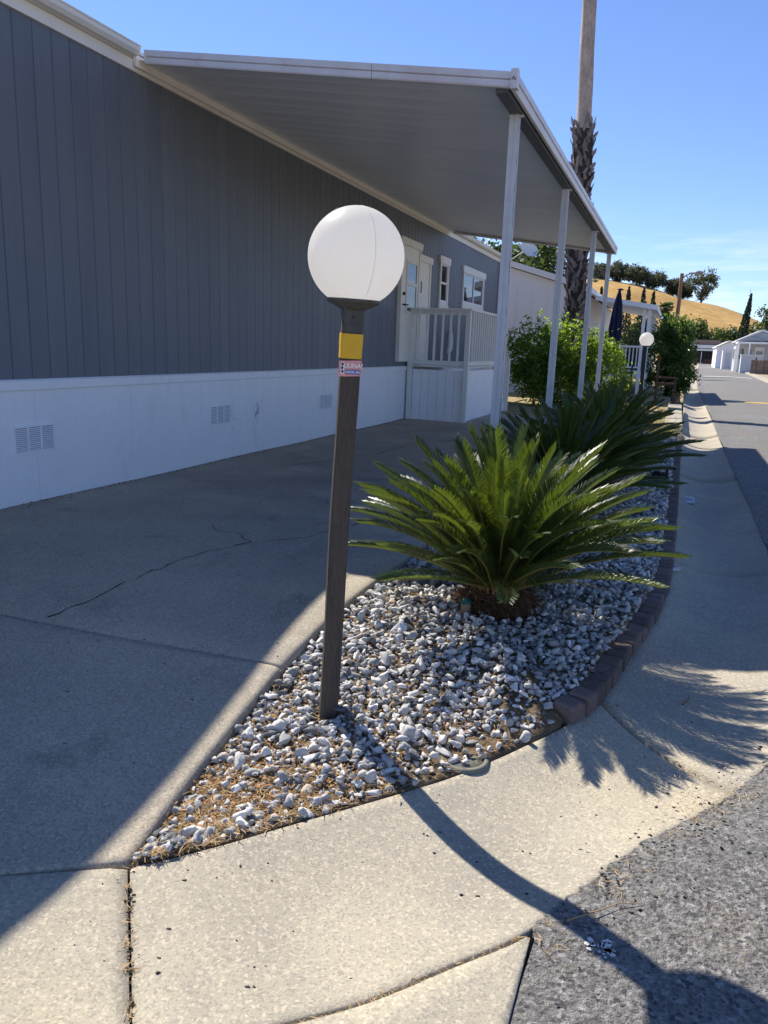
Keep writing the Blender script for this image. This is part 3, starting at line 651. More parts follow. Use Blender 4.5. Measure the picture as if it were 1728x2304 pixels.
# screw holes on the corner cap and wall hanger
hs = MB()
for a, b in ((.045, .02), (.055, .03), (.065, .015)): hs.tube([(XO+a, YA-.031, zo+b), (XO+a, YA-.034, zo+b)], .006, 6)
hs.build('screw', m_black, cp)
MB().prism([(X0+.03, 3.86), (X0+.055, 3.83), (X0+.065, 3.83), (X0+.065, 3.93), (X0+.03, 3.93)], 'y', YA, YB).build('wall_hanger', m_trim, cp)
for py in (7.10, 10.3, 13.75, 16.72):
    r = random.Random(int(py*10)); b = .040
    cxp, g = XO-.065, zl(py)-.08
    pp = [(-b, -b), (-.008, -b), (-.006, -b+.006), (.006, -b+.006), (.008, -b), (b, -b), (b, -.034), (b-.008, -.032), (b-.008, .026), (b, .030), (b, b), (-b, b)]
    po = MB().prism([(cxp+p, py+q) for p, q in pp], 'z', g, zo-.054).build('post', m_post, cp)
    MB().box(cxp+b-.0079, py-.0315, g, cxp+b-.0062, py+.0255, zo-.062).build('worn_web', m_postworn, po)
    ch = MB()
    for k in range(24):
        zz = r.uniform(.3, 3.1); hh = r.uniform(.03, .16); yy = py+r.uniform(-.030, .010)
        ch.tri((cxp+b+.0012-(.0055 if -.031 < yy-py < .024 else 0), yy, zz), (cxp+b+.0012-(.0055 if -.031 < yy-py < .024 else 0), yy+r.uniform(.006, .016), zz+.02), (cxp+b+.0012-(.0055 if -.031 < yy-py < .024 else 0), yy+.004, zz+hh))
    ch.build('paint_chip', m_black, po)
    MB().box(cxp-.075, py-.02, zo-.068, cxp+.075, py+.02, zo-.057).build('bracket', m_alum, po)

# ================================================================ porch
PX, PY0, PY1, PZ = -3.80, 14.55, 17.1, 1.06
porch = thing('porch', 'white painted wooden porch landing with railing at the house doors', 'porch', (-4.4, 15.6, 0))
MB().box(X0+.05, PY0+.04, PZ-.03, PX-.04, PY1-.02, PZ).build('deck', m_porch, porch)
n = 6; x = X0+.14; bw = (PX-.06-x)/n
bmh = MB().prism([(.002, 0), (.002, -.018), (.006, -.022), (bw-.006, -.022), (bw-.002, -.018), (bw-.002, 0)], 'z', -.02, .98).mesh('skirt_board', m_white)
for k in range(n): put('skirt_board', bmh, porch, (x+k*bw, PY0+.04, 0))
n2 = 10; bw2 = (PY1-.06-PY0-.09)/n2
bm2 = MB().prism([(0, .002), (.018, .002), (.022, .006), (.022, bw2-.006), (.018, bw2-.002), (0, bw2-.002)], 'z', -.02, .98).mesh('skirt_board', m_white)
for k in range(n2): put('skirt_board', bm2, porch, (PX-.045, PY0+.09+k*bw2, 0))
pz = 2.10
for (px_, py_) in ((X0+.09, PY0), (PX, PY0), (PX, PY1)):
    MB().box(px_-.045, py_-.045, -.03, px_+.045, py_+.045, pz).build('post', m_porch, porch)
MB().box(X0+.01, PY0-.07, pz+.001, PX+.07, PY0+.07, pz+.04).build('top_rail', m_porch, porch)
MB().box(PX-.07, PY0+.071, pz+.001, PX+.07, PY1+.06, pz+.04).build('top_rail', m_porch, porch)
MB().box(X0+.14, PY0-.02, PZ+.02, PX-.046, PY0+.02, PZ+.10).build('bottom_rail', m_porch, porch)
MB().box(PX-.02, PY0+.046, PZ+.02, PX+.02, PY1-.046, PZ+.10).build('bottom_rail', m_porch, porch)
MB().box(X0+.14, PY0-.018, pz-.08, PX-.046, PY0+.018, pz-.001).build('top_rail', m_porch, porch)
bal = MB().box(-.019, -.019, PZ+.101, .019, .019, pz-.001).mesh('baluster', m_porch)
for k in range(1, 7): put('baluster', bal, porch, (X0+.10+(PX-X0-.12)*k/7, PY0-.038, 0))
for k in range(1, 14): put('baluster', bal, porch, (PX+.038, PY0+(PY1-PY0)*k/14, 0))
MB().tube([(PX, PY1+.05, pz-.02), (PX, PY1+1.35, pz-.95)], .035, 4).build('stair_rail', m_porch, porch)
MB().box(PX-.045, PY1+1.3, -.03, PX+.045, PY1+1.39, pz-.9).build('post', m_porch, porch)
for k in range(1, 6):
    q = k/6; MB().box(PX-.018, PY1+1.3*q-.018, max(.05, PZ*(1-q)), PX+.018, PY1+1.3*q+.018, pz-.05-.92*q).build('baluster', m_porch, porch)
for k in range(5):
    MB().box(X0+.2, PY1+.02+k*.27, -.02, PX-.05, PY1+.29+k*.27-.003, PZ-.19*(k+1)).build('step', m_porch, porch)
MB().box(PX-.048, PY1+.0465, -.02, PX-.02, PY1+1.28, .3).build('stringer', m_porch, porch)

# ================================================================ lamp post in the gravel
LB = Vector((-1.262, 2.80, -.24)); lean = Matrix.Rotation(math.radians(3.0), 4, Vector((.353, .935, 0)))
lamp = bpy.data.objects.new('lamp_post', None); COL.objects.link(lamp)
lamp.matrix_basis = Matrix.Translation(LB) @ lean @ Matrix.Rotation(math.radians(29), 4, 'Z'); lamp.empty_display_size = .2
tag(lamp, 'weathered wooden lamp post with big white globe in the gravel bed', 'lamp post')
def lpart(b, name, mat, smooth=False, parent=None):
    o = bpy.data.objects.new(name, b.mesh(name, mat, smooth)); COL.objects.link(o); o.parent = parent or lamp; return o
h = .0375; ht = 1.775
seg = MB(); zs = np.linspace(0, ht, 30)
prof = [(-h, -h+.006), (-h+.006, -h), (h-.006, -h), (h, -h+.006), (h, h-.006), (h-.006, h), (-h+.006, h), (-h, h-.006)]
seg.v = []; n = len(prof)
for z in zs:
    k = 1+.012*math.sin(z*9)+.008*math.sin(z*23); seg.v += [(p*k+.002*math.sin(z*5), q*k, z) for p, q in prof]
for i in range(len(zs)-1):
    for j in range(n): a = i*n+j; b = i*n+(j+1) % n; seg.f.append((a, b, b+n, a+n))
seg.f.append(tuple((len(zs)-1)*n+j for j in range(n)))
lpart(seg, 'post', m_wood)
slv = MB().prism([(p*1.06, q*1.06) for p, q in prof], 'z', 1.688, ht+.004); lpart(slv, 'metal_sleeve', m_postedge)
GC, GR = 1.962, .180
lpart(MB().lathe([(.046, ht-.005), (.052, ht), (.098, ht+.022), (.104, ht+.030), (.098, ht+.036), (.02, ht+.034)], (0, 0, 0), 32), 'globe_fitter', m_postedge, True)
a0 = math.asin(.094/GR); sp = []
for k in range(33):
    a = -PI/2+a0+(PI-a0)*k/32; sp.append((GR*math.cos(a)+1e-5, GC+GR*math.sin(a)))
gl = lpart(MB().lathe(sp, (0, 0, 0), 56, False), 'globe', m_globe, True)
pts = [(GR*1.0*math.cos(a)*math.sin(.28), -GR*1.0*math.cos(a)*math.cos(.28), GC+GR*1.0*math.sin(a)) for a in np.linspace(-.9, 1.5, 40)]
lpart(MB().tube(pts, .0012, 5), 'seam', m_globe, True, gl)
# yellow tape band with a crease and the sticker under it
t = MB()
for z0, z1 in ((1.592, 1.638), (1.6365, 1.684)):
    e = h+(.0035 if z0 < 1.6 else .0045); pr = [(p/h*e, q/h*e) for p, q in prof]; t.prism(pr, 'z', z0, z1)
tp_ = lpart(t, 'yellow_tape', m_tape)
sgn = -h-.0045
st = MB()
for i, zz in enumerate((1.412, 1.425, 1.48, 1.494)): pass
st.grid([[(x, sgn+.0006-(.004 if abs(x) > .041 else 0)+.0012*math.sin(x*60+z*40), z+(.002*math.sin(x*40))) for x in (-.0455, -.039, -.02, 0, .02, .036, .0415)] for z in (1.526, 1.538, 1.556, 1.572, 1.585)])
sk = lpart(st, 'sticker', m_pink); sk['label'] = 'pink and blue union sticker on the post'
bb = MB().box(-.020, sgn-.0022, 1.5335, .037, sgn-.0017, 1.551); lpart(bb, 'blue_band', m_blue, False, sk)
for body, size, zz, xx, bold in (('LiUNA!', .0235, 1.566, .0095, .0006), ('LOCAL 324', .0112, 1.5422, .0085, .0003)):
    me = text_mesh(body, size, m_ink, bold); o = bpy.data.objects.new('lettering', me); COL.objects.link(o); o.parent = sk
    o.location = (xx, sgn-.0028, zz); o.rotation_euler = (PI/2, 0, 0)
lg = MB()
lg.box(-.038, sgn-.0022, 1.5335, -.0245, sgn-.0017, 1.578)
lpart(lg, 'logo_ground', m_ink, False, sk)
lg = MB()
for (cx, cz_, rx, rz) in ((-.0313, 1.570, .0052, .0062), (-.032, 1.556, .0045, .007), (-.0305, 1.5425, .005, .0055)):
    lg.tri(*[(cx+rx*math.cos(a)*(1+.25*math.sin(3*a)), sgn-.0027, cz_+rz*math.sin(a)) for a in np.linspace(0, 2*PI, 10)[:-1]])
lpart(lg, 'logo_mark', m_navyink, False, sk)
lpart(MB().tube([(.0, -h*1.06-.001, 1.745), (.0, -h*1.06-.004, 1.745)], .005, 8), 'screw', m_black)

# ================================================================ cycads
def frond_mesh(name, e0, bend, L, seed, mat, pairs=104, vee=.62, lw=.0064, ll=.140):
    r = random.Random(seed); V = []; F = []; pts = []; p = Vector((0, 0, 0)); n = 24; sidew = r.uniform(-.12, .12)
    for i in range(n+1):
        s = i/n; el = e0-bend*(s**1.4); az = sidew*s
        d = Vector((math.cos(el)*math.cos(az), math.cos(el)*math.sin(az), math.sin(el)))
        pts.append((p.copy(), d)); p = p + d*(L/n)
    b = MB(); b.tube([q[0] for q in pts], [.009*(1-.85*i/n)+.0012 for i in range(n+1)], 4)
    V = b.v; F = [f for f in b.f]; nr = len(F)
    for k in range(pairs):
        s = .10+.90*(k+.5)/pairs; i = min(int(s*n), n-1); f = s*n-i
        o = pts[i][0].lerp(pts[i+1][0], f); d = pts[i][1]; side = Vector((0, 0, 1)).cross(d)
        side = side.normalized() if side.length > 1e-3 else Vector((0, 1, 0)); up = d.cross(side)
        th = math.radians(54-22*s); ln = L*ll*min(1, .35+s*3.2)*(1-.42*(max(0, s-.6)/.4)**2)
        for sg in (-1, 1):
            a = th+r.uniform(-.06, .06); v = vee+r.uniform(-.1, .1)
            dr = (d*math.cos(a) + (side*sg*math.cos(v)+up*math.sin(v))*math.sin(a)).normalized()
            wv = dr.cross((up*math.cos(v)-side*sg*math.sin(v))).normalized()*lw*.5*(L/1.05)
            l_ = ln*r.uniform(.92, 1.06); m1 = o+dr*l_*.5+up*.004; tip = o+dr*l_-Vector((0, 0, l_*.10))-up*.004
            q = len(V); V += [tuple(o-wv*.8), tuple(o+wv*.8), tuple(m1+wv), tuple(m1-wv), tuple(tip+wv*.25), tuple(tip-wv*.25)]
            F += [(q, q+1, q+2, q+3), (q+3, q+2, q+4, q+5)]
    me = bpy.data.meshes.new(name); me.from_pydata(V, [], F); me.materials.append(mat); me.materials.append(m_rachis)
    mi = [1]*nr+[0]*(len(F)-nr); me.polygons.foreach_set('material_index', mi); me.update(); return me
R_ = math.radians
FV = {}
for bi, (e0, bend) in enumerate(((86, 22), (75, 32), (64, 38), (52, 38), (40, 34), (27, 28), (8, 12))):
    FV[bi] = [frond_mesh('frond', R_(e0+dv), R_(bend+dv*1.5), 1.05, 100+bi*5+k, m_frond) for k, dv in enumerate((0, 4, -5))]
FY = [frond_mesh('frond', R_(e), R_(b), .74, 300+i, m_frondy, 70) for i, (e, b) in enumerate(((80, 20), (68, 30), (88, 12)))]
FC = [frond_mesh('frond', R_(e), R_(b), .40, 320+i, m_frond, 46, .3, .0075, .24) for i, (e, b) in enumerate(((70, 150), (60, 120)))]
FD = [frond_mesh('frond', R_(e), R_(b), .62, 340+i, m_deadfrond, 44, .25, .005, .13) for i, (e, b) in enumerate(((14, 34), (6, 22)))]
def cycad(label, x, y, z, scale, rings, seed, detail=True):
    r = random.Random(seed); t = thing('cycad', label, 'cycad', (x, y, z), 'cycads in the gravel bed')
    b = MB(); pr = []
    P = []
    for i in range(9):
        hh = -.06+.24*i/8; rr = (.21-.13*(i/8)**1.4); P.append([((x+(rr+r.uniform(-.02, .02))*math.cos(2*PI*j/18)), y+(rr+r.uniform(-.02, .02))*math.sin(2*PI*j/18), z+hh*scale) for j in range(18)])
    for row in P: row.append(row[0])
    b.grid(P); b.build('trunk', m_caudex, t, True)
    if detail:
        n = 1500; fv = []; ff = []
        for k in range(n):
            a = r.uniform(0, 2*PI); hh = r.uniform(-.03, .11); rr = .205-.55*max(0, hh-.02)
            o = Vector((x+rr*math.cos(a), y+rr*math.sin(a), z+hh)); d = Vector((math.cos(a)*.6+r.gauss(0, .5), math.sin(a)*.6+r.gauss(0, .5), r.gauss(-.1, .45))).normalized()*r.uniform(.03, .11)
            w_ = d.orthogonal().normalized()*r.uniform(.0015, .004); q = len(fv); fv += [o-w_, o+w_, o+d]; ff.append((q, q+1, q+2))
        put('fibre', npmesh('fibre', np.array(fv), np.array(ff), m_fibre), t)
        n = 420; fv = []; ff = []
        for k in range(n):
            a = r.uniform(0, 2*PI); rr0 = r.uniform(.05, .135); hh = .17-.45*max(0, rr0-.05)
            o = Vector((x+rr0*math.cos(a), y+rr0*math.sin(a), z+hh-.03)); d = Vector((math.cos(a)*r.uniform(.1, .6), math.sin(a)*r.uniform(.1, .6), 1)).normalized()*r.uniform(.04, .10)
            w_ = Vector((-math.sin(a), math.cos(a), 0))*r.uniform(.003, .008); q = len(fv); fv += [o-w_, o+w_, o+d]; ff.append((q, q+1, q+2))
        put('crown_wool', npmesh('crown_wool', np.array(fv), np.array(ff), m_wool), t)
    for bi, n, rad in rings:
        off = r.uniform(0, 6.28)
        for k in range(n):
            a = off+2*PI*(k+r.uniform(-.3, .3))/n; me = r.choice(FV[bi]) if bi < 7 else (r.choice(FY) if bi == 7 else FC[k % 2] if bi == 8 else FD[k % 2])
            if bi == 8: a = -1.25+k*.55
            s = scale*r.uniform(.88, 1.06)
            put('frond', me, t, (x+rad*math.cos(a), y+rad*math.sin(a), z+.12), (r.uniform(-.14, .14), 0, a), s)
    return t
cycad('bright green cycad nearest the lamp post', -.82, 4.12, -.01, .82, [(0, 11, .04), (7, 15, .05), (1, 19, .07), (2, 22, .09), (3, 22, .10), (4, 20, .11), (5, 9, .12), (9, 3, .12), (8, 2, .10)], 5)
cycad('dark shaded cycad second from the lamp post', -.88, 7.0, -.05, .90, [(0, 7, .04), (1, 13, .07), (2, 17, .09), (3, 18, .10), (4, 18, .11), (5, 14, .12)], 6, False)
cycad('dark shaded cycad third from the lamp post', -.74, 9.2, -.07, .95, [(0, 6, .04), (1, 12, .07), (2, 16, .09), (3, 18, .10), (4, 18, .11), (5, 10, .12)], 8, False)
cycad('dark shaded cycad farthest from the lamp post beside the last carport post', -.85, 12.0, -.07, .92, [(0, 6, .04), (1, 11, .07), (2, 14, .09), (3, 14, .10), (4, 12, .11)], 9, False)

# ================================================================ gravel stones
def ico():
    t = (1+5**.5)/2; v = np.array([(-1, t, 0), (1, t, 0), (-1, -t, 0), (1, -t, 0), (0, -1, t), (0, 1, t), (0, -1, -t), (0, 1, -t), (t, 0, -1), (t, 0, 1), (-t, 0, -1), (-t, 0, 1)], float)
    f = [(0, 11, 5), (0, 5, 1), (0, 1, 7), (0, 7, 10), (0, 10, 11), (1, 5, 9), (5, 11, 4), (11, 10, 2), (10, 7, 6), (7, 1, 8), (3, 9, 4), (3, 4, 2), (3, 2, 6), (3, 6, 8), (3, 8, 9), (4, 9, 5), (2, 4, 11), (6, 2, 10), (8, 6, 7), (9, 8, 1)]
    v /= np.linalg.norm(v, axis=1)[:, None]; v = list(map(tuple, v)); ff = []; mid = {}
    def mp_(a, b):
        k = (min(a, b), max(a, b))
        if k not in mid: q = np.array(v[a])+np.array(v[b]); q /= np.linalg.norm(q); v.append(tuple(q)); mid[k] = len(v)-1
        return mid[k]
    for a, b, c in f: ab, bc, ca = mp_(a, b), mp_(b, c), mp_(c, a); ff += [(a, ab, ca), (b, bc, ab), (c, ca, bc), (ab, bc, ca)]
    return np.array(v), np.array(ff)
IV, IF = ico()
rs = np.random.default_rng(11); VAR = []
for k in range(14):
    v = IV.copy()
    for q in range(9):                                   # chop facets
        d = rand_unit(1, rs)[0]; lim = rs.uniform(.22, .66); e = v@d; m_ = e > lim; v[m_] -= np.outer(e[m_]-lim, d)
    v *= 1+rs.normal(size=(len(v), 1))*.02; v /= np.abs(v).max(0)*.92; v *= np.array([1.15, rs.uniform(.6, 1.0), rs.uniform(.5, .85)]); VAR.append(v)
pos = []
grid = {}
def try_put(x, y, r_, k=.80):
    gx, gy = int(x/.05), int(y/.05)
    for i in (-1, 0, 1):
        for j in (-1, 0, 1):
            for (a, b, c) in grid.get((gx+i, gy+j), ()):
                if (a-x)**2+(b-y)**2 < ((c+r_)*k)**2: return False
    grid.setdefault((gx, gy), []).append((x, y, r_)); return True
rr = random.Random(21)
def bare(x, y):                                          # share of stones left out where soil and straw show
    a, b = Dx(y), Ix(y); t = (x-a)/(b-a+1e-6); e = 0
    if y < 2.85: e = max(e, .90*(1-ss((y-2.15)/.75)))
    if y < 3.25 and t > .86: e = max(e, .85)
    if y < 3.3 and t > .74: e = max(e, .5)
    if y < 3.2 and t < .22: e = max(e, .35)
    return e
for k in range(52000):
    y = 1.8+13.5*rr.random()**1.75; a, b = Dx(y)+.02, Ix(y)-(.03 if y < 3.2 else .082)
    if b-a < .03: continue
    x = rr.uniform(a, b); r_ = (.009+.0165*rr.random()**1.25)*(1.45 if rr.random() < .05 and y > 2.3 else 1)
    if rr.random() < bare(x, y): continue
    if (x+.82)**2+(y-4.12)**2 < .17**2 or (x+1.262)**2+(y-2.80)**2 < .062**2: continue
    if y > 8 and x < -1.0 and rr.random() < .6: continue
    if try_put(x, y, r_): pos.append((x, y, gv(x, y)+r_*.42, r_))
    elif rr.random() < .22: pos.append((x, y, gv(x, y)+r_*1.2, r_*rr.uniform(.6, 1.0)))
def stone_verts(i, p, sd):
    r = random.Random(sd); v = VAR[i]*p[3]*1.22
    M3 = np.array((Matrix.Rotation(r.uniform(-.5, .5), 3, 'X') @ Matrix.Rotation(r.uniform(-.5, .5), 3, 'Y') @ Matrix.Rotation(r.uniform(0, 6.28), 3, 'Z')))
    return v@M3.T
pos.sort(key=lambda p: -p[3]/math.dist(p[:3], (0, 0, 1.4)))
svar = [npmesh('stone', VAR[i], IF, m_stone, False) for i in range(14)]
for i, p in enumerate(pos[:300]):
    put('stone', svar[i % 14], bed, p[:3], (rr.uniform(-.4, .4), rr.uniform(-.4, .4), rr.uniform(0, 6.28)), p[3]*1.22)
VV = []; FFs = []; o_ = 0
for i, p in enumerate(pos[300:]):
    v = stone_verts(i % 14, p, i)+np.array(p[:3]); VV.append(v); FFs.append(IF+o_); o_ += len(v)
g_ = put('gravel', npmesh('gravel', np.concatenate(VV), np.concatenate(FFs), m_stone), bed); g_['kind'] = 'stuff'
print('stones', len(pos))

def blades(name, pts, mat, lmin, lmax, w, label, cat, seed, flat=.25, parent=None):
    r = np.random.default_rng(seed); n = len(pts); P = np.array(pts); a = r.uniform(0, 2*PI, n); ln = r.uniform(lmin, lmax, n)
    d = np.stack([np.cos(a), np.sin(a), r.normal(size=n)*flat], 1)*ln[:, None]; q = np.stack([-np.sin(a), np.cos(a), r.normal(size=n)*.4], 1)*(w*r.uniform(.5, 1.3, n))[:, None]
    c = np.stack([-np.sin(a), np.cos(a), np.zeros(n)], 1)*(ln*r.normal(size=n)*.18)[:, None]
    V = np.stack([P-d*.5-q, P-d*.5+q, P+c+q, P+c-q, P+d*.5+q*.4, P+d*.5-q*.4], 1).reshape(-1, 3)
    k = np.arange(n)*6; F = np.concatenate([np.stack([k, k+1, k+2, k+3], 1), np.stack([k+3, k+2, k+4, k+5], 1)])
    o = put(name, npmesh(name, V, F, mat), parent); o['kind'] = 'stuff'
    if not parent: tag(o, label, cat)
    return o
pts = []
for k in range(60000):
    y = 1.8+2.6*rr.random()**1.4; a, b = Dx(y)+.01, Ix(y)-.01
    x = rr.uniform(a, b); t = (x-a)/(b-a)
    if rr.random() < (.95 if y < 2.6 else .55 if y < 3 else .16)*(1 if t < .8 else .7): pts.append((x, y, gv(x, y)+rr.uniform(.002, .022)))
    if len(pts) > 5200: break
blades('straw', pts[:5200], m_straw, .012, .075, .0012, 'dry straw scattered over the lower end of the gravel bed', 'straw', 3, .22)
blades('leaf_litter', [(p[0]+rr.gauss(0, .05), p[1]+rr.gauss(0, .05), p[2]) for p in pts[::2] if Dx(p[1])+.06 < p[0] < Ix(p[1])-.12 and p[1] > 2], m_litter, .006, .028, .004, 'brown dead leaf fragments between the stones', 'leaf litter', 4, .2)
# straw and grit along the joints and the ragged asphalt edge
pts = []
for k in range(300): s = rr.uniform(6.0, 9.6); c = cat(s); d = abs(rr.gauss(0, .09)); pts.append((c[3]+d*.7+.01, c[4]-d*.7, -.188+rr.uniform(0, .006)-(.012 if s < 7 else 0)))
for k in range(260): pts.append((.33+rr.gauss(0, .12), 2.78+rr.gauss(0, .10), -.178+rr.uniform(0, .006)))
for k in range(70): t = rr.random(); x, y, z = gz(2.0, t); pts.append((x+rr.gauss(0, .008), y+rr.gauss(0, .008), z+.001))
for k in range(70): t = rr.random(); x, y, z = gz(9.0, t); pts.append((x+rr.gauss(0, .012), y+rr.gauss(0, .012), z+.002))
for k in range(160): s = rr.uniform(2.2, 6); c = cat(s); pts.append((c[3]+.006+rr.gauss(0, .006), c[4]-.006+rr.gauss(0, .006), c[5]-.006+rr.uniform(0, .008)))
for k in range(120): s = rr.uniform(9.0, 12); c = cat(s); pts.append((c[0]+rr.gauss(0, .012), c[1]+rr.gauss(0, .012), c[2]+.003))
blades('straw', pts, m_straw, .006, .04, .0011, 'dry straw bits along the concrete joints and the asphalt edge', 'straw', 6, .08)
gp = []
for k in range(90): t = rr.uniform(.05, .95); s = rr.uniform(1.2, 13); x, y, z = gz(s, t); gp.append((x, y, z+.001, rr.choice((.002, .003, .004, .006))))
for k in range(330): y = rr.uniform(1.3, 3.6); x = (cat(6.0+(y-1.9)*2.2)[3] if y > 1.9 else -.2)+abs(rr.gauss(0, .3))+.07; gp.append((x, y, -.195+.03*ss((y-1.5)/1.5)+.02*min(1, x), rr.uniform(.002, .007)))
for k in range(60): s = 2.0; t = rr.random(); x, y, z = gz(s, t); gp.append((x+rr.gauss(0, .006), y+rr.gauss(0, .006), z-.004, rr.uniform(.003, .007)))
for k in range(60): y = rr.uniform(2.2, 6); x = rr.uniform(-4, Dx(y)-.05); gp.append((x, y, zd(x, y)+.001, rr.uniform(.002, .005)))
for k in range(420): y = rr.uniform(3.5, 14.4); gp.append((X0+.02+abs(rr.gauss(0, .05)), y, zd(-5, y)+.002, rr.uniform(.003, .009)))
for k in range(160): y = rr.uniform(2.2, 9); x = rr.uniform(-4.6, Dx(y)-.05); gp.append((x, y, zd(x, y)+.001, rr.uniform(.002, .006)))
VV = []; FFs = []; o_ = 0
for i, p in enumerate(gp): v = stone_verts(i % 14, p, i)[:12]; v = VAR[i % 14]*p[3]+np.array(p[:3]); VV.append(v); FFs.append(IF+o_); o_ += len(v)
tag(put('grit', npmesh('grit', np.concatenate(VV), np.concatenate(FFs), m_debris)), 'dark grit and seeds lying on the concrete and asphalt', 'grit', kind='stuff')

# ================================================================ brick edging
be = thing('brick_edging', 'low edging of dark red bricks between gravel and gutter', 'brick edging', (0, 8, -.2))
al = np.concatenate([[0], np.cumsum(np.linalg.norm(np.diff(IC[:, :2], axis=0), axis=1))]); s0 = float(np.interp(3.27, IC[:, 1], al)); s1 = float(np.interp(16.8, IC[:, 1], al))
bw_ = .108; hb2, db = .15, .10
e = .012; bk = MB(); pf = [(-bw_/2+.001, 0), (bw_/2-.001, 0), (bw_/2-.001, hb2-e), (bw_/2-e, hb2), (-bw_/2+e, hb2), (-bw_/2+.001, hb2-e)]
bk.prism(pf, 'y', 0, db-.012); n = 6
base = len(bk.v); bk.v += [(p*.93, db, (q-hb2/2)*.94+hb2/2 if q > .02 else q) for p, q in pf]
bk.f = bk.f[:6]+[bk.f[6]]+[(6+i, 6+(i+1) % 6, base+(i+1) % 6, base+i) for i in range(6)]+[tuple(range(base, base+6))]
bkm = bk.mesh('brick', m_brick)
s = s0; k = 0
while s < s1:
    x = float(np.interp(s, al, IC[:, 0])); y = float(np.interp(s, al, IC[:, 1])); x2 = float(np.interp(s+.05, al, IC[:, 0])); y2 = float(np.interp(s+.05, al, IC[:, 1]))
    a = math.atan2(y2-y, x2-x)
    px_, py_ = x-math.sin(a)*(db-.02), y+math.cos(a)*(db-.02)         # inner end; local +y points to the gutter
    zt = -.105 if y > 3.6 else -.112
    put('brick', bkm, be, (px_, py_, zt-hb2+rr.uniform(-.006, .006)), (rr.uniform(-.04, .04), rr.uniform(-.03, .03), a+PI+rr.uniform(-.06, .06)))
    s += bw_+.006
# ================================================================ small things in and by the bed
t = thing('sprinkler_stub', 'buff sprinkler pipe stub with green cap in front of the nearest cycad', 'sprinkler', (-.95, 3.92, -.02))
MB().lathe([(.028, -.06), (.028, .035), (.024, .045)], (-.95, 3.92, .0), 14).build('pipe', m_clay, t, True)
MB().lathe([(.031, .046), (.033, .052), (.020, .068), (.004, .074)], (-.95, 3.92, .0), 14).build('cap', m_green, t, True)
vx, vy = -.635, 2.745; vz = gv(vx, vy)-.012
t = thing('valve_box', 'round valve box lid half buried at the edge of the gravel', 'valve box', (vx, vy, vz))
MB().lathe([(.10, -.03), (.10, .010), (.094, .016), (.082, .016), (.080, .010)], (vx, vy, vz), 28, False).build('rim', m_vbox, t, True)
MB().lathe([(.0795, .004), (.078, .008), (.002, .010)], (vx, vy, vz), 28).build('lid', m_vbox, t, True)
t = thing('solar_spotlight', 'black solar spotlight on the gravel behind the brick edging', 'spotlight', (-.03, 9.6, -.1))
MB().box(-.09, 9.52, .10, .10, 9.66, .13).build('solar_panel', m_black, t); MB().tube([(0, 9.6, -.14), (0, 9.6, .1)], .015, 6).build('stake', m_black, t)
MB().tube([(-.11, 9.50, .02), (-.10, 9.62, .045)], [.06, .045], 12).build('lamp_head', m_black, t); MB().box(-.06, 9.55, .0, .02, 9.62, .06).build('bracket', m_black, t)
x, y, z = gz(15.02, .17)
t = thing('paper_scrap', 'pale paper slip lying in the gutter beside the brick edging', 'paper', (x, y, z+.006))
MB().grid([[(x+a, y+b-a*.35, z+.012+.006*math.sin(a*30+b*9)) for a in (-.07, -.03, .02, .07)] for b in (-.20, -.07, .07, .20)]).build('sheet', m_paper, t)
MB().grid([[(x+a, y+b-a*.35, z+.015+.006*math.sin(a*30+b*9)) for a in (-.05, 0, .05)] for b in (-.03, -.005)]).build('printed_line', m_mgrey, t)
MB().grid([[(x+a, y+b-a*.35, z+.015+.006*math.sin(a*30+b*9)) for a in (-.05, 0, .05)] for b in (.05, .075)]).build('printed_line', m_mgrey, t)
x, y, z = gz(13.35, .04); tag(put('loose_stone', svar[3], None, (x, y, z+.018), (0, .1, .8), (.055, .035, .035)), 'single pale stone fallen in the gutter by the bricks', 'stone')
x, y = .06, 1.93; tw = MB().tube([(-.13, 1.985, -.187), (-.06, 2.04, -.178), (.0, 2.10, -.176), (.07, 2.135, -.18)], [.003, .002, .0015, .001], 5)
tag(tw.build('twig', m_straw), 'small dry twig on the asphalt beside the lamp shadow', 'twig')
c = gz(9.9, .42); tag(MB().tube([(c[0], c[1], c[2]+.006), (c[0]+.03, c[1]+.05, c[2]+.012), (c[0]+.035, c[1]+.13, c[2]+.008)], [.004, .003, .002], 5).build('twig', m_litter), 'curved brown twig on the sunlit gutter', 'twig')

ce = thing('concrete_edging', 'pale concrete edging strip beyond the last cycad', 'edging', (.05, 20, -.1))
for k in range(4): MB().box(-.16, 17.0+k*1.7, -.3, .19, 18.66+k*1.7, .02+.01*k).build('block', m_conc, ce)
pts = [(-.18+rr.gauss(0, .12), 15.6+rr.gauss(0, .5), rr.uniform(.0, .08)) for k in range(700)]
o = blades('grass_tuft', pts, m_grass, .10, .26, .003, 'dry yellow green grass tuft at the end of the gravel bed', 'grass', 12, .9)
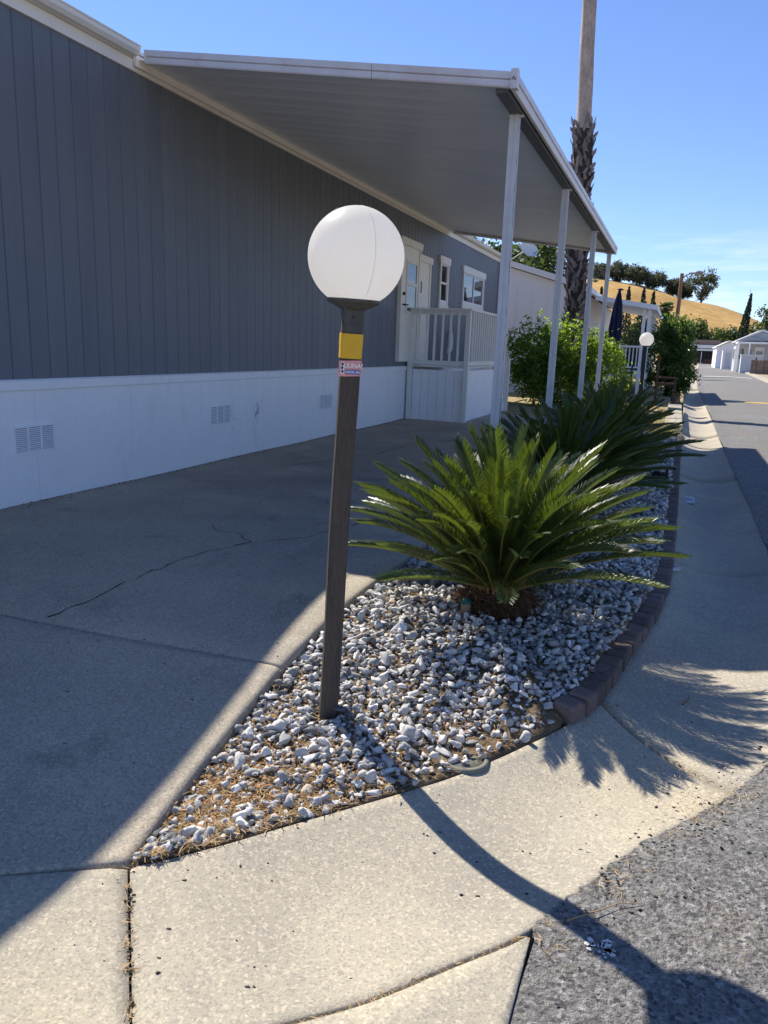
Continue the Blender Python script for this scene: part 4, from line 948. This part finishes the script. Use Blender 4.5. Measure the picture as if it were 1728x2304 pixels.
# ================================================================ palm behind the carport
PB = Vector((-2.95, 24.0, -.1))
palm = thing('palm_tree', 'tall palm with rough leaf bases below a smooth pale trunk', 'palm tree', PB)
def pc(z): return (PB.x-.42*(z/11)+.0*z, PB.y)
zs = np.linspace(-.2, 17, 60)
pr_ = []
b = MB()
P = []
for z in zs:
    rr_ = .28 if z < 7.9 else .205-.004*(z-8); cx, cy = pc(max(z, 0)); P.append([(cx+rr_*(1+.04*math.sin(5*a+z*3))*math.cos(a), cy+rr_*(1+.04*math.sin(4*a-z*2))*math.sin(a), PB.z+z) for a in np.linspace(0, 2*PI, 17)])
k = sum(1 for z in zs if z < 7.95)
MB().grid(P[:k]).build('trunk', m_dark_trunk, palm, True); MB().grid(P[k-1:]).build('upper_trunk', m_palm, palm, True)
bt = MB(); bt.v = [(-.075, 0, 0), (.075, 0, 0), (.055, .035, .14), (-.055, .035, .14), (.05, .10, .27), (.012, .13, .36), (-.012, .13, .36), (-.05, .10, .27), (-.065, -.06, .0), (.065, -.06, .0), (.04, .02, .16), (-.04, .02, .16), (.03, .085, .28), (-.03, .085, .28)]
bt.f = [(0, 1, 2, 3), (3, 2, 4, 7), (7, 4, 5, 6), (9, 8, 11, 10), (10, 11, 13, 12), (1, 9, 10, 2), (8, 0, 3, 11), (2, 10, 12, 4), (11, 3, 7, 13), (12, 13, 6, 5), (4, 12, 5), (13, 7, 6)]
btm = bt.mesh('leaf_base', m_boot)
k = 0
for i in range(300):
    z = 1.15+6.65*i/299; a = i*2.39996+rr.uniform(-.15, .15); cx, cy = pc(z); q = .27
    put('leaf_base', btm, palm, (cx+q*math.cos(a), cy+q*math.sin(a), PB.z+z), (rr.uniform(-.02, .22), rr.uniform(-.75, .75), a-PI/2), (rr.uniform(.8, 1.25), rr.uniform(.6, 1.0), rr.uniform(.6, .95)))
cr = MB(); top = Vector((*pc(17), PB.z+17))
for k in range(34):
    a = rr.uniform(0, 6.28); el = rr.uniform(-.9, 1.2); d = Vector((math.cos(a)*math.cos(el), math.sin(a)*math.cos(el), math.sin(el))); tip = top+d*1.5
    cr.tube([top, tip], [.03, .015], 4)
    sd = d.cross(Vector((0, 0, 1))).normalized(); up = sd.cross(d)
    for q in range(-9, 10):
        dd = (d*math.cos(q*.14)+sd*math.sin(q*.14)).normalized(); e_ = tip+dd*.9-Vector((0, 0, .25)); m__ = tip+dd*.5; wv = dd.cross(up).normalized()*.035
        cr.tri(tip, m__+wv, e_, m__-wv)
cr.build('crown', m_tree, palm)

# ================================================================ neighbour's house and patio
nh = thing('mobile_home', 'pale neighbour house with white gable trim behind the palm', 'house', (-6.8, 34, 0))
GY = 27.0; ex, ez = -3.35, 3.52; rxg, rzg = -7.0, ez+(7.0-3.35)*.29
MB().prism([(ex, -.2), (ex, ez-.05), (rxg, rzg-.05), (2*rxg-ex, ez-.05), (2*rxg-ex, -.2)], 'y', GY, 42.0).build('wall', m_nwall, nh)
n = 6
MB().prism([(ex+.22, ez-.10), (ex+.22, ez+.10), (rxg, rzg+.16), (2*rxg-ex-.22, ez+.10), (2*rxg-ex-.22, ez-.06), (rxg, rzg-.02)], 'y', GY-.25, GY-.02).build('gable_fascia', m_trim, nh)
MB().prism([(ex+.20, ez+.02), (ex+.20, ez+.08), (rxg, rzg+.14), (2*rxg-ex-.2, ez+.08), (2*rxg-ex-.2, ez+.02), (rxg, rzg+.05)], 'y', GY-.018, 42.2).build('roof', m_nroof, nh)
MB().box(ex+.18, GY-.018, ez-.10, ex+.30, 42.2, ez+.075).build('rain_gutter', m_trim, nh)
for k in range(1, 14): MB().box(ex-k*.52, GY-.012, -.1, ex-k*.52+.03, GY-.0015, ez-.06).build('batten', m_nwall, nh)
pt = thing('patio_cover', 'white patio cover with double column beyond the navy umbrella', 'patio', (-2.1, 33, 0))
cov = [(-3.1, 3.30), (-1.0, 2.99), (-1.0, 3.16), (-3.1, 3.47)]
MB().prism(cov, 'y', 29.8, 29.95).build('fascia', m_white, pt); MB().prism([(-3.1, 3.40), (-1.02, 3.09), (-1.02, 3.15), (-3.1, 3.46)], 'y', 29.96, 39.3).build('roof', m_white, pt)
MB().prism([(-1.0, 2.99), (-.93, 2.99), (-.93, 3.17), (-1.0, 3.17)], 'y', 29.8, 39.35).build('side_fascia', m_white, pt)
MB().box(-3.0, 30.1, .55, -1.1, 39, .75).build('deck', m_white, pt)
for cx in (-1.36, -1.18): MB().box(cx-.055, 30.05, -.1, cx+.055, 30.16, 3.02).build('column', m_white, pt)
for cy in (34.5, 39): MB().box(-1.3, cy, -.1, -1.16, cy+.14, 3.0).build('column', m_white, pt)
MB().box(-2.5, 30.05, 1.66, -1.42, 30.15, 1.73).build('top_rail', m_white, pt); MB().box(-2.5, 30.07, .92, -1.42, 30.13, .98).build('bottom_rail', m_white, pt)
MB().box(-2.55, 30.04, .5, -2.46, 30.16, 1.75).build('rail_post', m_white, pt)
bl = MB().box(-.02, -.015, .981, .02, .015, 1.659).mesh('baluster', m_white)
for k in range(8): put('baluster', bl, pt, (-2.38+k*.127, 30.1, 0))
MB().box(-2.42, 38.9, 1.5, -1.15, 38.95, 1.56).build('far_rail', m_trim, pt)
for k in range(10): MB().box(-2.4+k*.13, 38.9, .75, -2.36+k*.13, 38.93, 1.499).build('far_baluster', m_trim, pt)
MB().box(-2.95, 36.0, .75, -1.4, 36.1, 1.55).build('dark_lattice', m_groove, pt)
# closed umbrella
um = thing('patio_umbrella', 'closed navy patio umbrella standing before the white railing', 'umbrella', (-2.22, 29.0, 0))
MB().tube([(-2.22, 29, -.1), (-2.19, 29, 3.62)], .022, 8).build('pole', m_galv, um)
P = []
for z, r_ in ((3.58, .03), (3.45, .06), (3.1, .12), (2.7, .16), (2.3, .19), (2.0, .20), (1.75, .14), (1.6, .17), (1.35, .26), (1.1, .24), (1.05, .2)):
    P.append([(-2.215+(3.6-z)*-.02+r_*(1+.28*math.cos(8*a+z*1.3))*math.cos(a), 29+r_*(1+.28*math.cos(8*a+z*1.3))*math.sin(a), z) for a in np.linspace(0, 2*PI, 49)])
MB().grid(P).build('canopy', m_navy, um, True); MB().lathe([(.02, 3.57), (.11, 3.60), (.11, 3.62), (.02, 3.66)], (-2.19, 29, 0), 14).build('cap', m_navy, um)
# neighbour's globe lamp
gl2 = thing('lamp_post', 'distant globe lamp on dark post before the white railing', 'lamp post', (-.97, 24, -.1))
MB().box(-1.02, 23.95, -.15, -.92, 24.05, 1.64).build('post', m_groove, gl2)
MB().lathe([(.05, 1.63), (.10, 1.655), (.10, 1.67)], (-.96, 24, 0), 16).build('globe_fitter', m_postedge, gl2)
MB().lathe([(.20*math.cos(a)+1e-4, 1.845+.20*math.sin(a)) for a in np.linspace(-1.05, PI/2, 18)], (-.955, 24, 0), 28, False).build('globe', m_globe, gl2, True)
# wooden chair by the street
ch = thing('garden_chair', 'dark wooden armchair at the street edge before the rounded shrub', 'chair', (-.32, 27, 0))
zc = .12
for a, b, hh in ((-.62, 26.8, 1.35), (-.62, 27.3, 1.35), (-.05, 26.8, .68), (-.05, 27.3, .68)): MB().box(a-.035, b-.035, -.1, a+.035, b+.035, hh).build('leg', m_bench, ch)
MB().box(-.60, 26.78, .48, -.02, 27.32, .54).build('seat', m_bench, ch); MB().box(-.68, 26.76, .685, .0, 26.84, .73).build('armrest', m_bench, ch); MB().box(-.68, 27.26, .685, .0, 27.34, .73).build('armrest', m_bench, ch)
for k in range(4): MB().box(-.63, 26.84+k*.115, .55, -.60, 26.90+k*.115, 1.28).build('back_slat', m_bench, ch)
MB().box(-.635, 26.76, 1.28, -.595, 27.34, 1.36).build('top_rail', m_bench, ch)
# low iron bench
ib = thing('iron_bench', 'low dark iron bench below the white patio railing', 'bench', (-2.0, 28.2, 0))
for k in range(6): MB().box(-2.55, 28.0+k*.075, .78+.02*math.sin(k), -1.45, 28.06+k*.075, .81+.02*math.sin(k)).build('seat_slat', m_black, ib)
for cx in (-2.5, -1.5): MB().tube([(cx, 28.0, -.05), (cx, 28.05, .78), (cx, 28.2, 1.05), (cx, 28.42, 1.0), (cx, 28.45, .3), (cx, 28.5, -.05)], .025, 6).build('leg', m_black, ib)

# ================================================================ shrubs and trees
shrub('shrub', 'bright green leafy shrub behind the carport posts', 'shrub', (-3.1, 21.2, 0),
      [(-3.7, 21.3, 1.15, .75, .6, 1.0, 110), (-2.75, 21.2, 1.15, .75, .6, .95, 110), (-1.9, 21.4, .95, .75, .6, .8, 90), (-3.3, 21.0, .75, 1.0, .5, .7, 80)], .105, 34, m_shrub, 31, shoots=9)
shrub('shrub', 'dark rounded shrub overhanging the street edge by the patio', 'shrub', (-.3, 32, 0),
      [(-.45, 32, 1.35, .95, .9, 1.35, 150), (.05, 31.6, .9, .6, .7, .95, 90), (-.2, 32.3, 2.2, .6, .6, .5, 50)], .12, 34, m_shrubd, 32, shoots=8)
shrub('shrub', 'small dry shrub low beside the last carport post', 'shrub', (-1.75, 18.6, -.03), [(-1.75, 18.6, .3, .4, .35, .3, 30)], .08, 22, m_shrubd, 33)
limb_tree('leafy_tree', 'dark leafy tree rising behind the neighbour house roof', 'tree', (-8.6, 46, -.2), 7.9, 3.1, .30, 130, 60, .42, m_tree, None, 51, .22, .3, .9)
limb_tree('leafy_tree', 'leafy tree behind the satellite dish above the slate house roof', 'tree', (-12.0, 44, -.2), 7.6, 2.6, .30, 110, 55, .42, m_tree, None, 52, .22, .3, .9)
for i, (x, h_) in enumerate(((-6.84, 6.9), (-4.6, 6.95), (-3.38, 6.85), (-2.58, 6.6))):
    cypress(['slim cypress seen left of the closed umbrella', 'slim cypress just right of the umbrella tip', 'slim cypress above the middle of the patio cover', 'slim cypress above the right end of the patio cover'][i], (x, 70, -.3), h_+.3, .62, 900, 60+i)
cypress('tall dark cypress beside the thin antenna mast', (8.0, 130, -.5), 11.3, .95, 2200, 70, (.085, 0), None)
MBm = MB().tube([(8.85, 131, -.5), (8.85, 131, 5.5), (8.8, 131, 11.6)], [.09, .06, .03], 6); am = thing('antenna_mast', 'thin antenna mast beside the tall cypress', 'antenna', (8.85, 131, -.5)); MBm.build('mast', m_galv, am); MB().box(8.6, 130.97, 10.6, 9.0, 131.03, 10.68).build('crossbar', m_galv, am)
# fan palm
fpz = 4.6; fpm = thing('fan_palm', 'small fan palm behind the patio cover', 'palm tree', (-1.3, 60, -.3))
MB().tube([(-1.3, 60, -.3), (-1.3, 60, fpz)], [.18, .13], 8).build('trunk', m_bark, fpm)
cr = MB()
for k in range(90):
    a = rr.uniform(0, 6.28); el = rr.uniform(-1.4, 1.2); d = Vector((math.cos(a)*math.cos(el), math.sin(a)*math.cos(el), math.sin(el))); o = Vector((-1.3, 60, fpz)); tip = o+d*rr.uniform(.2, .5)
    cr.tube([o, tip], [.015, .01], 3); sd = d.cross(Vector((0, 0, 1))).normalized(); up = sd.cross(d)
    for q in range(-6, 7):
        dd = (d*math.cos(q*.2)+sd*math.sin(q*.2)).normalized(); e_ = tip+dd*.34-Vector((0, 0, .12)); m__ = tip+dd*.2; wv = dd.cross(up).normalized()*.025; cr.tri(tip, m__+wv, e_, m__-wv)
cr.build('crown', m_tree, fpm)
# trees along the far end of the street
TL = [(1.6, 150, 8.6, 2.6), (5.0, 168, 8.2, 3.0), (8.5, 165, 8.0, 3.0), (12.0, 170, 8.4, 3.2), (15.0, 160, 11.8, 3.2), (19.5, 165, 9.5, 3.5), (-2.5, 150, 8.0, 2.8), (-7, 140, 8.0, 3.0)]
TLL = ['dark tree left of the street end above the brown roof', 'dark tree above the far brown roofed house', 'dark tree above the white gabled house', 'dark tree right of the tall cypress base', 'tall tree at the right edge of the picture', 'tree beyond the right edge house', 'dark tree behind the rounded shrub', 'dark tree seen behind the patio opening']
for i, (x, y, h_, r_) in enumerate(TL): limb_tree('street_tree', TLL[i], 'tree', (x*1.42, y*1.42, -.5), h_*1.27, r_*1.4, .72, 85, 34, .8, m_tree, 'trees at the street end', 80+i, .25, .12, .9, .4)
# street light
sl = thing('street_light', 'wooden street light pole with curved arm above the street', 'street light', (-.49, 60, -.2))
MB().tube([(-.50, 60, -.3), (-.475, 60, 7.1)], [.16, .125], 10).build('pole', m_pole, sl)
MB().tube([(-.42, 60, 6.75), (-.2, 60, 6.98), (.1, 60, 7.10), (.45, 60, 7.16)], .05, 6).build('arm', m_galv, sl)
MB().lathe([(.03, 0), (.12, .14), (.14, .36), (.10, .52), (.03, .6)], (0, 0, 0), 10).build('lamp_head', m_galv, sl, loc=None)
lh = [o for o in sl.children if o.name.startswith('lamp_head')][0]; lh.matrix_parent_inverse = wmat(sl).inverted(); lh.location = (.30, 60, 7.14); lh.rotation_euler = (0, PI/2, 0)
# satellite dish over the roof
sd = thing('satellite_dish', 'white satellite dish above the slate house roof', 'satellite dish', (-4.6, 23.2, 3.9))
P = []
for i in range(7):
    q = i/6*.28; P.append([tuple(Vector((-4.42, 23.2, 4.22))+Vector((.5, -.62, .6)).normalized()*(.08*(q/.28)**2)+Vector((.78, .63, 0))*q*math.cos(a)+Vector((-.38, .47, .80))*q*math.sin(a)) for a in np.linspace(0, 2*PI, 25)])
MB().grid(P).build('dish', m_trim, sd, True); MB().tube([(-4.52, 23.2, 4.2), (-4.7, 23.2, 4.1), (-5.2, 23.0, 3.7), (-5.2, 22.4, 3.7)], .025, 6).build('bracket', m_galv, sd)
MB().tube([(-4.5, 23.2, 4.0), (-4.15, 23.2, 4.2)], .012, 5).build('feed_arm', m_galv, sd)

# ================================================================ houses across the street end
def rail_house():
    t = thing('bungalow', 'white house with column patio on the right side of the street', 'house', (8.5, 105, 0))
    MB().box(6.15, 100, -.3, 11.5, 107, 3.3).build('wall', m_lgrey, t)
    MB().prism([(5.85, 3.25), (5.85, 3.4), (8.6, 4.75), (11.8, 3.4), (11.8, 3.25), (8.6, 4.5)], 'y', 99.4, 107.4).build('roof', m_wroof, t)
    MB().prism([(6.2, 3.45), (8.6, 4.45), (11.2, 3.45)], 'y', 99.6, 99.85).build('gable', m_mgrey, t)
    MB().prism([(5.85, 3.05), (11.6, 3.05), (11.6, 3.24), (5.85, 3.24)], 'y', 95.2, 99.35).build('patio_roof', m_white, t)
    MB().prism([(6.0, 3.34), (7.2, 3.78), (8.4, 3.34)], 'y', 95.4, 99.3).build('porch_gable', m_mgrey, t)
    for k in range(6): MB().box(5.95, 95.3+k*.85, -.3, 6.06, 95.4+k*.85, 3.04).build('column', m_white, t)
    for a in (7.0, 9.2, 11.3): MB().box(a, 95.3, -.3, a+.14, 95.44, 3.04).build('column', m_white, t)
    d = MB().box(8.0, 99.9, .6, 9.0, 99.98, 2.75).build('door', m_white, t); MB().box(8.15, 99.85, 1.4, 8.85, 99.895, 2.3).build('pane', m_mgrey, d)
    for a in (6.3, 7.2, 9.6):
        w_ = MB().box(a, 99.9, 1.3, a+.6, 99.98, 2.6).build('window', m_white, t); MB().box(a+.06, 99.85, 1.36, a+.54, 99.895, 2.54).build('pane', m_glass, w_)
    MB().box(6.25, 93.6, -.3, 8.4, 95.1, 1.75).build('storage_box', m_lgrey, t); MB().box(6.2, 93.5, 1.76, 8.45, 95.15, 1.84).build('box_lid', m_white, t)
    for k in range(2):
        w_ = MB().box(6.11, 101+k*3, 1.2, 6.145, 102.4+k*3, 2.6).build('window', m_white, t); MB().box(6.09, 101.1+k*3, 1.3, 6.108, 102.3+k*3, 2.5).build('pane', m_glass, w_)
rail_house()
t = thing('bungalow', 'small white gabled house beyond the column patio house', 'house', (6.6, 130, 0))
MB().prism([(5.0, -.3), (5.0, 2.9), (6.6, 3.75), (8.6, 3.1), (8.6, -.3)], 'y', 126, 140).build('wall', m_white, t)
MB().prism([(4.8, 2.86), (4.8, 2.98), (6.6, 3.95), (8.8, 3.2), (8.8, 3.06), (6.6, 3.8)], 'y', 125.6, 140.3).build('roof', m_trim, t)
MB().box(6.3, 125.9, 1.5, 7.9, 125.98, 2.6).build('panel', m_mgrey, t)
t = thing('shed', 'pale flat roofed shed before the small white gabled house', 'shed', (6.0, 119, 0))
MB().prism([(5.5, -.3), (5.5, 2.35), (6.75, 2.52), (6.75, -.3)], 'y', 118, 120.5).build('wall', m_nwall, t); MB().prism([(5.45, 2.36), (5.45, 2.44), (6.8, 2.62), (6.8, 2.54)], 'y', 117.9, 120.6).build('roof', m_white, t)
MB().box(5.9, 117.94, .1, 6.5, 117.985, 2.1).build('door', m_lgrey, t)
t = thing('bungalow', 'low house with brown roof and white carport at the street end', 'house', (5.5, 205, 0))
MB().box(2.4, 206, -.3, 9.5, 216, 3.3).build('wall', m_mgrey, t); MB().prism([(1.8, 3.9), (3.0, 5.5), (8.5, 5.5), (10, 3.9)], 'y', 204.5, 217).build('roof', m_broof, t)
MB().box(2.0, 200, 3.5, 9.0, 206, 4.25).build('carport_roof', m_white, t); MB().box(2.1, 199.8, 2.9, 8.9, 200.2, 3.3).build('awning', m_white, t)
for a in (2.3, 4.6, 7.2, 8.7): MB().box(a, 200, -.3, a+.15, 200.15, 3.49).build('column', m_white, t)
MB().box(2.6, 205.9, .2, 8.4, 205.98, 3.0).build('dark_opening', m_groove, t); MB().box(2.0, 199, -.2, 4.0, 199.3, .95).build('planter', m_bench, t); MB().box(5.2, 199, -.2, 8.0, 199.3, .95).build('planter', m_bench, t)
shrub('shrub', 'low pale shrub in front of the far brown roofed house', 'shrub', (2.0, 197, -.2), [(2.0, 197, .9, .9, .9, 1.2, 40)], .35, 20, m_shrub, 91)
fn = thing('board_fence', 'weathered wooden board fence at the right edge of the picture', 'fence', (8, 85, 0))
fb = MB().prism([(0, -.2), (.33, -.2), (.33, 1.28), (.30, 1.32), (.03, 1.32), (0, 1.28)], 'y', 0, .03).mesh('fence_board', m_fence)
for k in range(14): put('fence_board', fb, fn, (6.62+k*.345, 85, rr.uniform(-.04, .03)))
MB().box(6.62, 85.04, .3, 11.4, 85.1, .4).build('rail', m_fence, fn); MB().box(6.62, 85.04, 1.0, 11.4, 85.1, 1.1).build('rail', m_fence, fn)
for a in (7.0, 8.1, 9.2): MB().box(a, 85.12, -.2, a+.12, 85.24, 1.55).build('post', m_bench, fn)
print('objects', len(bpy.data.objects))
